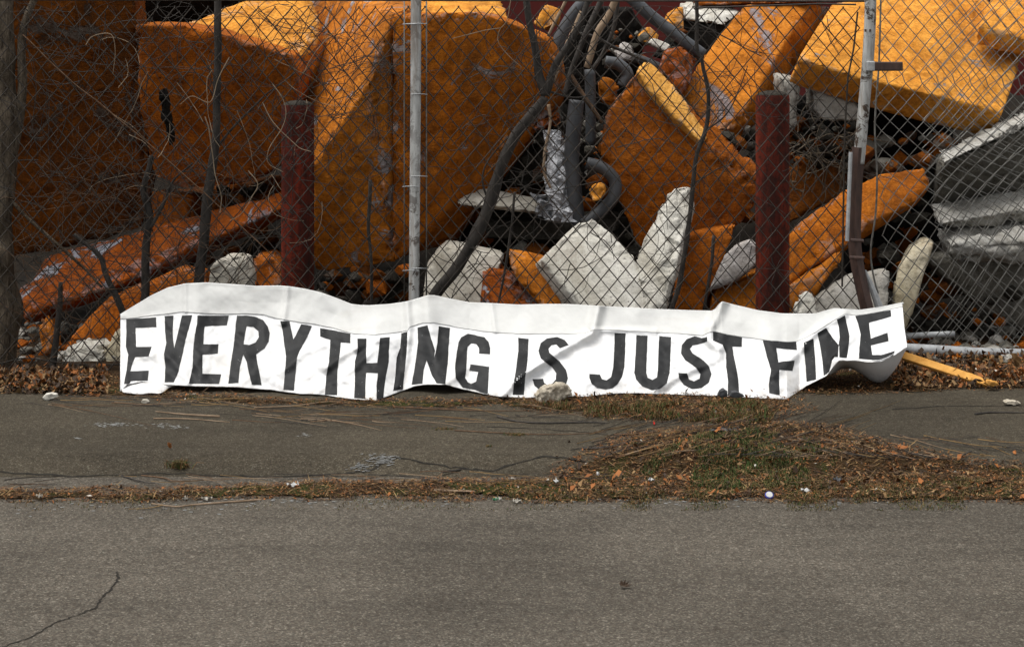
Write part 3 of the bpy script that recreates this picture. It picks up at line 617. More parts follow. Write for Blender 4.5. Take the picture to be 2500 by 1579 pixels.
b = MB(); b.tube([P(1702, 20, FY-.004), P(2000, 10, FY-.004), P(2090, 12, FY-.004)], .004, 6); b.build('tension_wire', M['wire'], fence)
b = MB(); b.tube([P(2094, 30, FY-.004), P(2084, 120, FY-.004), P(2070, 190, FY-.004), P(2062, 330, FY-.004), P(2056, 700, FY-.004)], .0042, 6); b.build('tension_wire', M['wire'], fence)
for (v, s) in ((58, 1), (230, 1), (430, 1), (59, -1), (655, 1), (455, -1), (660, -1)):
    b = MB(); u0 = 1013; b.tube(smooth_path([P(u0-s*10, v+1, FPY-.02), P(u0+s*8, v, FPY-.028), P(u0+s*18, v, FPY-.012), P(u0+s*30, v+1, FY-.006)], 4), .0022, 6); b.build('tie_wire', M['galv'], fence)
b = MB(); b.tube(smooth_path([P(0, 888, FY+.03), P(60, 874, FY+.03), P(140, 884, FY+.02), P(200, 890, FY+.01), P(300, 890, FY+.01)], 5), .0035, 6); b.build('tension_wire', M['wire'], fence)

# gate post
gp = empty('gate_post', (P(2110, 700, FPY)[0], FPY, 0), 'bent gate post, chipped white above and brown rusted below, left of the open gate', 'post')
upper = smooth_path([(2126,-60),(2124,60),(2118,160),(2110,250),(2102,340),(2096,400)], 8)
b = MB(); b.tube([P(u, v, FPY) for u, v in upper], .0265, 20); b.build('upper_pipe', M['whitepost'], gp, smooth=True)
lower = smooth_path([(2096,360),(2090,440),(2087,520),(2086,585),(2092,640),(2104,700),(2122,780),(2130,860),(2135,900)], 6)
b = MB(); b.tube([P(u, v, FPY-.008) for u, v in lower], [.030]*len(lower), 4); o = b.build('lower_post', M['rustpost'], gp)
b = MB(); A, B_ = P(2077, 372, FPY-.04), P(2068, 588, FPY-.04)
b.tube([A, (A+B_)/2, B_], .009, 8); b.build('side_strip', M['galv'], gp)
b = MB(); b.tube([P(2076, 586, FPY-.04), P(2108, 588, FPY-.04)], .008, 8); b.build('hinge_band', M['rustpost'], gp)
b = MB(); b.tube([P(2074, 628, FPY-.04), P(2110, 630, FPY-.04)], .008, 8); b.build('hinge_band', M['rustpost'], gp)
# latch arm
b = MB(); A = P(2118, 162, FPY-.035); B_ = P(2204, 163, FPY-.035); c = (A+B_)/2
b.box(c, ((B_[0]-A[0])/2, .008, .021)); o = b.build('latch_arm', M['rustpost'], gp)
md = o.modifiers.new('b', 'BEVEL'); md.width = .006; md.segments = 3
b = MB(); b.box(P(2125, 162, FPY-.03), (.018, .02, .023)); o = b.build('latch_clamp', M['galv'], gp); md = o.modifiers.new('b', 'BEVEL'); md.width = .006; md.segments = 3
b = MB()
for u in (2113, 2124): b.box(P(u, 75, FPY-.025), (.004, .004, .006))
b.build('bolt_hole', M['rustpost'], gp)
b = MB(); b.tube([P(2112, 660, FPY+.02), P(2128, 700, FPY+.02), P(2150, 760, FPY+.02)], [.006, .014, .02], 8); b.build('bent_shard', M['galv'], gp)

# open gate leaf behind, mesh pulled out of shape and doubled
GY = 8.42
gate = empty('chain_link_gate', (P(2330, 860, GY)[0], GY, 0), 'buckled galvanised gate leaf with doubled mesh at the far right', 'gate')
def shear(u, v):
    k = np.clip((v-230)/420, 0, 1); k = k*k*(3-2*k); d = max(u-2142, 0)
    return k*.30*d
def warp_g1(u, v, off):
    q = np.array([u*.004, v*.004, 3.]); vv = v*1.0-shear(u, v)+8*float(vnoise(q, 1, 3)); d = max(u-2142, 0)
    uu = u+10*float(vnoise(q, 1, 6))*(d > 15)-.06*d*np.clip((v-400)/300, 0, 1)-12*math.sin(v*.0075)*(v > 200)
    return P(uu, vv, GY+off+.05*float(vnoise(q, 1.1, 9))-.10*np.clip(d/400, 0, 1))
def warp_g2(u, v, off):
    q = np.array([u*.004, v*.004, 7.]); vv = v-shear(u, v)*1.25+18*float(vnoise(q, 1, 13)); d = max(u-2142, 0)
    uu = u-30*math.sin(v*.006)+14*float(vnoise(q, 1, 16))
    return P(uu, vv, GY+.09+off+.05*float(vnoise(q, 1.1, 19)))
def zigg(mbx, u_c, v0, v1, ph, warp, r, pu, pv):
    pts = []
    for k in range(int(v0/pv)-1, int(v1/pv)+2):
        s = 1 if (k+ph) % 2 == 0 else -1
        for du, dv in ((-s*1.6, -2), (s*.8, 0), (-s*1.6, 2)):
            vv = k*pv+dv
            if v0 <= vv <= v1: pts.append(warp(u_c+s*pu/2+du, vv, .003*s*(1 if dv < 0 else -1)))
    if len(pts) > 2: mbx.tube(pts, r, 4, False)
b = MB()
for i in range(0, 24): zigg(b, 2153+i*20.2, -20, 852+max(0, .3*(i*20.2)), i % 2, warp_g1, .0023, 20.2, 23)
o = b.build('chain_mesh', M['wire2'], gate); tag(o, kind='stuff')
b = MB()
for i in range(0, 22): zigg(b, 2285+i*19.0, -40, 850+.37*(143+i*19), i % 2, warp_g2, .0021, 19.0, 22)
o = b.build('chain_mesh', M['wire2'], gate); tag(o, kind='stuff')
b = MB(); b.tube(smooth_path([P(2151,-20,GY-.02), P(2146,150,GY-.02), P(2138,260,GY-.02), P(2136,330,GY-.02), P(2141,420,GY-.02), P(2138,520,GY-.02), P(2126,610,GY-.02), P(2134,680,GY-.02), P(2158,760,GY-.02)], 6), .0045, 8); b.build('tension_bar', M['wire2'], gate, smooth=True)
b = MB(); b.tube(smooth_path([P(2205, 851, GY-.12), P(2300, 856, GY-.11), P(2400, 862, GY-.10), P(2560, 866, GY-.10)], 5), .026, 16); b.build('bottom_rail', M['galv'], gate, smooth=True)
b = MB(); b.tube(smooth_path([P(2190, 822, GY+.05), P(2250, 818, GY+.05), P(2330, 815, GY+.05)], 4), .015, 10); b.build('brace_pipe', M['galv'], gate, smooth=True)

# ------------------------------------------------------------------ trees, saplings, vines
M['bark'] = mat_simple('grey_brown_bark', (.035, .026, .018), (.20, .16, .115), 13, .9, .1, 1.0, .05, (3, 3, .8))
M['darkbark'] = mat_simple('dark_sapling_bark', (.016, .014, .012), (.055, .047, .040), 14, .85, .3, .8, .01, (2, 2, .6))
M['twig'] = mat_simple('brown_dry_twig', (.05, .028, .016), (.14, .085, .05), 20, .9, .2, 0)
M['pale'] = mat_simple('pale_dry_vine', (.13, .095, .06), (.27, .205, .14), 20, .9, .2, 0)
M['tanwood'] = mat_simple('tan_dead_branch', (.13, .085, .05), (.30, .22, .15), 12, .9, .2, .5, .008)
def limb(mbx, px, Y, r0, r1, n=9, wob=.0, k=7, seed=0):
    pts = smooth_path([P(p[0], p[1], Y+(p[2] if len(p) > 2 else 0)) for p in px], k); L = len(pts)
    pts = [p+wob*np.array([float(vnoise(p*9, 1, seed)), float(vnoise(p*9, 1, seed+3)), float(vnoise(p*9, 1, seed+5))]) for p in pts]
    rad = [(r0+(r1-r0)*i/(L-1))*(1+.16*float(vnoise(pts[i]*11, 1, seed+9))) for i in range(L)]
    mbx.tube(pts, rad, n); return pts
def twiglets(mbx, base, count, length, r, rr, spread=1.0, up=.2):
    for _ in range(count):
        p = np.array(base[rr.randrange(len(base))], float); d = np.array([rr.gauss(0, 1)*spread, rr.gauss(0, .18), rr.gauss(up, .8)]); d /= np.linalg.norm(d)
        L = length*rr.uniform(.4, 1.3); pts = [p]; k = rr.randint(4, 7); c = rr.gauss(0, .35)
        for s in range(k):
            a = c+rr.gauss(0, .18); d = np.array([d[0]*math.cos(a)-d[2]*math.sin(a), d[1]*.8, d[0]*math.sin(a)+d[2]*math.cos(a)]); pts.append(pts[-1]+d*L/k)
        rr0 = r*rr.uniform(.6, 1.2); mbx.tube(pts, [rr0*(1-.7*s/k) for s in range(k+1)], 4, False)
def tree(name, label, cat, Y, main, branches, mat, tw, twr=.0022, seed=0, root=None, lenr=.35, group=None):
    (mx, r0, r1) = main; base = P(mx[0][0], mx[0][1], Y)
    t = empty(name, (base[0], Y, max(0, base[2])), label, cat, group); rr = random.Random(seed)
    b = MB(); mp = limb(b, mx, Y, r0, r1, 16, .006 if r0 < .05 else .022, 16 if r0 > .05 else 8, seed); b.build('trunk', M[mat], t, smooth=True); pool = list(mp[2:])
    for (bx, a, c) in branches:
        b = MB(); bp = limb(b, bx, Y, a, c, 9, .006, 7, seed+2); b.build('branch', M[mat], t, smooth=True); pool += bp
    if tw:
        b = MB(); twiglets(b, pool, tw, lenr, twr, rr); o = b.build('twigs', M['darkbark' if mat != 'pale' else 'pale'], t); tag(o, kind='stuff')
    return t
tree('tree', 'grey-barked tree trunk at the left edge behind the fence', 'tree', 8.12, ([(-10,940),(4,860),(14,760),(-6,690),(2,620),(-4,560),(10,450),(14,250),(6,100),(4,-60)], .088, .043),
     [([(18,430),(38,350),(52,220),(50,110),(62,50),(95,-20)], .026, .016), ([(5,470),(60,525),(130,585),(200,650),(250,700)], .011, .005)], 'bark', 26, .0022, 1, lenr=.30)
tree('sapling', 'slim dark upright stem in front of the rust-orange slab', 'sapling', 8.07, ([(478,760),(492,620),(505,520),(516,430),(528,300),(532,130),(531,-60)], .026, .015),
     [([(525,370),(580,300),(640,240),(720,180)], .006, .003), ([(516,430),(470,380),(430,330)], .005, .002)], 'darkbark', 30, .0018, 2)
tree('sapling', 'stout forked black sapling leaning to the right of the white post', 'sapling', 8.10, ([(1050,760),(1062,722),(1110,660),(1152,590),(1195,500),(1222,410),(1252,345),(1292,290),(1332,236)], .030, .024),
     [([(1332,236),(1316,180),(1306,110),(1292,50),(1278,-40)], .022, .014), ([(1332,236),(1362,150),(1412,70),(1450,-40)], .019, .013), ([(1195,500),(1180,420),(1240,330)], .006, .003), ([(1340,225),(1400,240),(1450,232)], .006, .003)], 'darkbark', 46, .0018, 3)
tree('sapling', 'crooked dark stem crossing the orange slabs above the white concrete V', 'sapling', 8.06, ([(1632,780),(1655,700),(1675,600),(1690,470),(1700,385),(1722,320),(1728,240),(1716,150),(1703,110),(1702,-40)], .012, .008),
     [([(1722,320),(1770,285),(1802,225),(1826,160)], .004, .002), ([(1692,450),(1740,420),(1790,400)], .004, .002), ([(1702,60),(1770,90),(1860,140)], .004, .002)], 'darkbark', 46, .0014, 4)
tree('sapling', 'thin grey stem with many twigs left of the slim dark stem', 'sapling', 8.05, ([(352,790),(356,700),(358,600),(364,520),(352,460),(370,380)], .021, .012), [([(364,560),(400,500),(425,440),(470,400)], .008, .004)], 'darkbark', 34, .0018, 5)
tree('sapling', 'short dark stem slanting down to the left end of the banner', 'sapling', 8.05, ([(312,790),(285,730),(258,670),(240,620),(180,570)], .018, .008), [], 'darkbark', 16, .0018, 6)
tree('sapling', 'short dark stem in front of the small leaf-shaped orange fragment', 'sapling', 8.05, ([(130,900),(138,840),(145,760),(150,690)], .017, .010), [], 'darkbark', 12, .0018, 7)
for (lab, px, Y, r0, r1, mt) in (('tan dead branch leaning above the dark hollow near the top middle', [(1520,-40),(1490,30),(1458,85),(1432,165)], 8.6, .020, .016, 'tanwood'),
        ('reddish brown stick crossing behind the fork of the sapling', [(1420,30),(1385,110),(1350,200)], 8.7, .014, .010, 'tanwood'),
        ('thin pale stick in front of the red wall', [(1392,-20),(1365,35),(1338,90)], 8.6, .009, .007, 'tanwood'),
        ('dark slanted pole in the black hollow near the top middle', [(1482,-30),(1440,60),(1400,160),(1378,235)], 8.9, .016, .013, 'darkbark'),
        ('second dark slanted pole just right of the first, near the top middle', [(1512,-20),(1500,60),(1470,130),(1440,180)], 9.0, .012, .010, 'darkbark'),
        ('thin dark stick crossing the tan dead branch', [(1400,80),(1450,90),(1510,120),(1580,150)], 8.95, .009, .007, 'darkbark'),
        ('brown lath below the fork of the sapling', [(1392,180),(1430,240),(1470,300)], 8.9, .012, .010, 'twig'),
        ('bare tan vine hanging beside the silver foil', [(1340,255),(1343,300),(1330,370),(1328,420),(1345,460)], 8.75, .008, .007, 'tanwood'),
        ('straight weathered stake in the hollow by the cream beam', [(1258,470),(1250,540),(1236,640),(1218,740)], 8.3, .006, .006, 'darkbark'),
        ('tall grey stick left of the banner hump, below the orange slab', [(905,440),(900,560),(905,640),(908,760)], 8.2, .008, .007, 'darkbark'),
        ('grey lath leaning against the dark orange block right of the white V', [(1745,575),(1735,650),(1720,760)], 8.55, .008, .008, 'darkbark')):
    b = MB(); limb(b, px, Y, r0, r1, 8, .004, 7, 3); o = b.build('dead_branch' , M[mt], None, P(*px[-1], Y), smooth=True); tag(o, lab, 'branch')
# tangle of thin vines
def tangle(name, label, mat, n, box, Y, rr, r=(.0012, .0026), Lr=(60, 260), bias=None):
    b = MB()
    for _ in range(n):
        u = rr.uniform(box[0], box[1]); v = rr.uniform(box[2], box[3]); a = rr.uniform(0, 6.28) if bias is None else bias+rr.gauss(0, .55)
        L = rr.uniform(*Lr); k = rr.randint(6, 11); c = rr.gauss(0, .16); pts = []; yy = Y+rr.uniform(-.03, .12)
        for s in range(k+1):
            pts.append(P(u, v, yy)); a += c+rr.gauss(0, .16); u += math.cos(a)*L/k; v += math.sin(a)*L/k; yy += rr.gauss(0, .008); yy = max(yy, FY+.012 if Y > FY else FY-.06)
            if v > 905 or v < -30: break
        if len(pts) > 3:
            r0 = rr.uniform(*r); b.tube(pts, [r0*(1-.5*s/len(pts)) for s in range(len(pts))], 4, False)
    return tag(b.build(name, M[mat]), label, 'vines', kind='stuff')
rr = random.Random(21)
tangle('vine_tangle', 'tangle of thin dark twigs woven through the left half of the fence', 'darkbark', 330, (40, 760, 10, 860), 8.04, rr, r=(.0009, .0024))
tangle('vine_tangle', 'fine dark twigs in front of the bright orange slab left of the white post', 'darkbark', 130, (690, 960, 20, 420), 8.05, rr, Lr=(60, 200), bias=-.9, r=(.001, .002))
tangle('vine_tangle', 'reddish brown vines low behind the left end of the banner', 'twig', 170, (20, 560, 380, 880), 8.03, rr, r=(.0009, .0022))
tangle('vine_tangle', 'pale dry vine tendrils curling over the fence at upper left', 'pale', 22, (200, 800, 40, 520), 7.97, rr, r=(.0011, .0022), Lr=(60, 200))
tangle('vine_tangle', 'thin dark stems among the slabs in the middle of the fence', 'darkbark', 100, (1100, 1560, 20, 740), 8.06, rr, Lr=(50, 200))
tangle('vine_tangle', 'sparse dark twigs across the fence right of the white V', 'darkbark', 60, (1560, 2060, 20, 740), 8.06, rr, Lr=(50, 220), r=(.001, .0022))
tangle('vine_tangle', 'grey roots and wires in the dark gap beside the second bollard', 'bark', 50, (1930, 2090, 320, 470), 9.0, rr, Lr=(50, 140), r=(.002, .005))
for lab, px, r, mt, Y in (('long thin diagonal vine running across the left half of the fence', [(55,85),(160,185),(270,275),(400,385),(520,490),(640,600),(760,720)], .0036, 'twig', 7.98),
        ('pale vine arching over the dark slab at upper left', [(210,110),(225,90),(260,82),(275,92),(280,130),(275,180)], .0022, 'pale', 7.97),
        ('pale forked tendril in front of the first red bollard', [(640,250),(660,290),(687,320),(720,350),(735,362),(760,370)], .0026, 'pale', 7.97),
        ('pale tendril bending over the top of the first red bollard', [(665,205),(690,240),(698,275),(690,310),(672,340),(655,370),(655,400),(690,420)], .0026, 'pale', 7.97),
        ('pale tendril hanging down the slim dark stem', [(500,285),(512,320),(520,380),(526,430),(540,480),(538,520)], .0028, 'pale', 7.97),
        ('pale curving tendril left of the slim dark stem', [(560,140),(530,200),(512,250),(470,235),(440,255)], .0026, 'pale', 7.97),
        ('pale kinked tendril below the rust-orange slab', [(605,418),(630,450),(615,480),(590,520),(560,540)], .0026, 'pale', 7.97),
        ('whitish tendril hanging in front of the largest slab', [(1250,-10),(1238,50),(1220,75),(1217,105),(1245,140),(1275,165)], .0022, 'pale', 7.97),
        ('whitish tendril branching left across the largest slab', [(1222,70),(1180,76),(1130,88),(1105,95)], .0022, 'pale', 7.97)):
    b = MB(); limb(b, px, Y, r, r*.6, 5, .003, 6, 4); tag(b.build('vine', M[mt], None, P(*px[0], Y)), lab, 'vine')

# ------------------------------------------------------------------ banner
def zc(pts, ox, oy=650, s=3.01): return [(x/s+ox, y/s+oy) for x, y in pts]
TOP = [(294,768),(320,752),(370,722),(410,703),(452,693),(502,690.5),(560,694),(625,699),(680,698),(707,700),(745,706),(781,714),(820,728),(858,743),(880,745.5),(901,746),(950,743),(985,738),(1000,735),(1020,729),(1045,721.5),(1060,721.5),(1100,730),(1146,739),(1200,741),(1265,744.5),(1330,743),(1385,743),(1425,745),(1465,748),(1530,751),(1598,755),(1680,758),(1738,759.5),(1748,754),(1756,743),(1763,737),(1790,744),(1849,758),(1909,766),(1950,766.5),(1992,766),(2015,759),(2038,753),(2065,755),(2098,757.5),(2150,750),(2202,739),(2212,739)]
BOT = [(294,956),(310,938),(346,931),(383,938),(440,941),(482,942.5),(582,945),(658,951),(700,957),(732,961),(795,964),(830,970),(865,974.6),(918,977),(944,968),(975,956),(1009,943),(1030,940),(1050,938),(1086,938.5),(1132,950),(1180,961),(1219,968),(1282,970),(1360,968),(1431,967),(1480,962),(1531,959),(1600,961.5),(1699,964),(1776,967),(1865,971.5),(1921,973.5),(1945,958),(1968,942),(2018,917),(2034,895),(2048,880),(2081,880),(2125,884),(2151,882),(2181,867),(2203,850),(2212,845)]
SEAM = [(294,778),(345,772),(449,760),(500,764),(549,766),(600,764),(642,766),(665,774),(715,783),(765,790),(815,799.5),(840,808),(864,814),(914,816),(955,812),(994,806),(1000,797),(1030,788),(1059,786),(1119,798),(1182,808),(1265,813),(1340,813.5),(1398,814),(1430,811),(1451,803),(1490,804),(1531,806),(1614,811),(1660,813),(1716,818),(1732,810),(1741,808),(1799,819),(1882,830),(1925,833),(1945,832),(1970,822),(1992,809),(2012,796),(2032,783),(2061,766),(2075,766),(2091,768.5),(2131,762),(2170,755),(2202,748),(2212,747)]
def itp(tab, u): return np.interp(u, [p[0] for p in tab], [p[1] for p in tab])
FOLDS = [  # polyline, half width px, height m, side bias
    ([(1462,748),(1447,812),(1398,838),(1322,882),(1282,910),(1222,966)], 13, .034),
    ([(1450,806),(1520,806),(1600,811)], 7, .010),
    ([(872,846),(831,869),(795,898)], 12, .020), ([(905,860),(860,900),(840,915)], 10, .014),
    ([(1762,738),(1735,800),(1732,830),(1752,850)], 13, .034), ([(1752,872),(1720,888),(1660,914),(1600,950)], 14, .022),
    ([(1712,862),(1690,880),(1640,895)], 9, .012),
    ([(1964,846),(1930,880),(1885,915)], 12, .020), ([(2045,880),(2056,850),(2080,822)], 12, .022), ([(2060,768),(2020,790),(1990,812),(1960,842)], 11, .022),
    ([(994,737),(998,800),(990,880),(975,940)], 10, .018), ([(702,700),(698,745),(690,790)], 8, .008), ([(452,693),(452,760)], 7, .007), ([(1200,742),(1209,808)], 7, .007),
    ([(295,775),(300,860),(297,950)], 12, .016), ([(318,880),(345,868),(370,865)], 10, .010), ([(405,860),(440,900),(460,930)], 12, .012),
    ([(690,905),(740,860),(790,842)], 12, .012), ([(790,720),(830,760),(860,810)], 18, .010), ([(1040,722),(1046,790),(1060,880),(1070,936)], 20, .018),
    ([(1170,880),(1130,905),(1090,935)], 12, .010), ([(1250,930),(1300,900),(1340,880)], 9, .014), ([(1870,760),(1884,830),(1895,940)], 26, .012), ([(1560,770),(1575,860),(1560,955)], 30, .012), ([(600,700),(610,770),(590,940)], 32, .012),
    ([(480,700),(475,800),(490,940)], 20, .010), ([(2160,800),(2185,835),(2205,845)], 10, .012), ([(2000,900),(2030,885),(2090,870)], 10, .010), ([(1485,810),(1480,880),(1500,950)], 22, .010),
    ([(770,960),(800,935),(850,930)], 9, .009), ([(870,850),(905,835),(940,830)], 8, .007), ([(1395,960),(1430,935),(1500,930)], 14, .012), ([(1780,960),(1800,900),(1790,850)], 15, .010)]
def dist_poly(u, v, poly):
    best = np.full(u.shape, 1e9)
    for (x0, y0), (x1, y1) in zip(poly[:-1], poly[1:]):
        dx, dy = x1-x0, y1-y0; t = np.clip(((u-x0)*dx+(v-y0)*dy)/(dx*dx+dy*dy), 0, 1)
        best = np.minimum(best, np.hypot(u-x0-dx*t, v-y0-dy*t))
    return best
def cloth_Y(u, v):
    u = np.asarray(u, float); v = np.asarray(v, float)
    tp = itp(TOP, u); bt = itp(BOT, u); sm = itp(SEAM, u)
    t = np.clip((v-tp)/(bt-tp), 0, 1)
    yb = np.minimum(7.40, F*(EYE-.052)/(np.maximum(bt, 700)-HV))
    yt = 7.80
    Y = yt+(yb-yt)*t**1.12
    # the hem band lies a little flatter than the sheet below it
    s = np.clip((v-tp)/np.maximum(sm-tp, 1), 0, 1)
    Y = Y+.010*s*(1-np.clip((v-sm)/90, 0, 1))
    p = np.stack([u/100, v/100, 0*u], -1)
    Y = Y-.018*fbm(p, .9, 2, 3)*np.clip((v-tp)/40, .2, 1)-.0060*fbm(p, 4.5, 2, 6)*np.clip((v-sm)/25+.3, .3, 1)
    q = np.stack([(u*.8+v*.6)/100, (v*.8-u*.6)/36, 0*u], -1)
    Y = Y-.0075*fbm(q, 1.3, 3, 12)*np.clip((v-sm)/25+.2, .2, 1)
    for poly, w, a in FOLDS:
        d = dist_poly(u, v, poly); Y = Y-a*np.exp(-(d/w)**2)*1.6
    # soft blends at the two long diagonal ridges: sheet falls back below the ridge
    return Y
m = NT('white_painted_canvas', .75, .25)
c = m.ramp(m.noise(5, 6, .6), [(.3, (.58, .58, .58)), (.7, (.66, .66, .65))])
c = m.mix(m.math('MULTIPLY', m.ramp(m.noise(120, 3, .7), [(.66, 0), (.72, 1)]), .35), c, (.3, .28, .25))
c = m.mix(m.math('MULTIPLY', m.ramp(m.noise(3.0, 7, .7, .5), [(.52, 0), (.74, 1)]), .4), c, (.50, .46, .39))
sp = m.n.new('ShaderNodeSeparateXYZ'); m.L(m.tc, sp.inputs[0])
low = m.math('MULTIPLY', m.ramp(sp.outputs[2], [(.045, 1), (.13, 0)]), m.ramp(m.noise(16, 8, .75, .5), [(.46, 0), (.66, 1)])); c = m.mix(m.math('MULTIPLY', low, .55), c, (.20, .15, .10))
m.color(c); m.bump(m.noise(55, 5, .6), .12, .004); M['canvas'] = m.m
m = NT('raw_canvas_hem', .85, .2)
c = m.ramp(m.noise(6, 6, .6), [(.3, (.50, .50, .48)), (.7, (.575, .575, .555))])
c = m.mix(m.math('MULTIPLY', m.ramp(m.noise(4.0, 8, .75, .5, m.mapping((.5, 1, 2.5))), [(.56, 0), (.72, 1)]), .4), c, (.42, .39, .34)); m.color(c); m.bump(m.noise(70, 4, .6), .12, .004); M['hem'] = m.m
m = NT('black_letter_paint', .6, .2); c = m.ramp(m.noise(14, 7, .65), [(.3, (.008, .0083, .0087)), (.7, (.017, .0177, .0185))])
c = m.mix(m.ramp(m.noise(160, 2, .6), [(.745, 0), (.76, 1)]), c, (.55, .55, .55)); m.color(c); M['ink'] = m.m

ban = empty('banner', (P(1250, 960, 7.7)[0], 7.7, 0), 'long crumpled white canvas banner with black hand-painted capitals propped against the fence', 'banner')
def patch(name, utab, lo, hi, nu, nv, mat, off=0.0, ulo=294, uhi=2208, parent=ban, thick=.0015):
    us = np.linspace(ulo, uhi, nu); V = []
    a, b_ = lo(us), hi(us)
    for j in range(nv+1):
        vv = a+(b_-a)*j/nv; tq = j/nv
        uu = us.copy()
        # bow the right end outwards as in the picture
        e = np.clip((us-2150)/58, 0, 1); uu = uu+e*6*np.clip((vv-800)/40, 0, 1)-e*5*np.clip((800-vv)/60, 0, 1)
        Yv = cloth_Y(us, vv)-off
        V.append(np.stack([(uu-CU)/F*Yv, Yv, EYE-(vv-HV)/F*Yv], -1))
    V = np.concatenate(V); i = (np.arange(nv)[:, None]*nu+np.arange(nu-1)[None, :]).ravel()
    Q = np.stack([i, i+nu, i+nu+1, i+1], -1)
    o = link(name, fast_mesh(name, V, Q), mat, parent, smooth=True)
    md = o.modifiers.new('s', 'SOLIDIFY'); md.thickness = thick; md.offset = -1
    return o
lump = lambda u: 1.6*np.sin(u*.11)+1.2*np.sin(u*.047+1)
rag = lambda u: 1.0*vnoise(np.stack([u*.05, 0*u, 0*u], -1), 1, 4)+.5*vnoise(np.stack([u*.2, 0*u, 0*u], -1), 1, 4)
patch('painted_field', None, lambda u: itp(SEAM, u)-3, lambda u: itp(BOT, u)+rag(u)*.9, 1500, 110, M['canvas'])
patch('hem_band', None, lambda u: itp(TOP, u)+rag(u+500)*.5, lambda u: itp(SEAM, u)+1.0+.8*rag(u), 1200, 46, M['hem'], .0045, thick=.003)
# top rolled edge
b = MB(); us = np.linspace(294, 2206, 420); tv = itp(TOP, us)
pp = [np.array(P(a, v_+1.2, float(cloth_Y(np.array([a]), np.array([v_]))[0])+.001)) for a, v_ in zip(us, tv)]
b.tube(pp, .0045, 6); b.build('rolled_edge', M['hem'], ban, smooth=True)

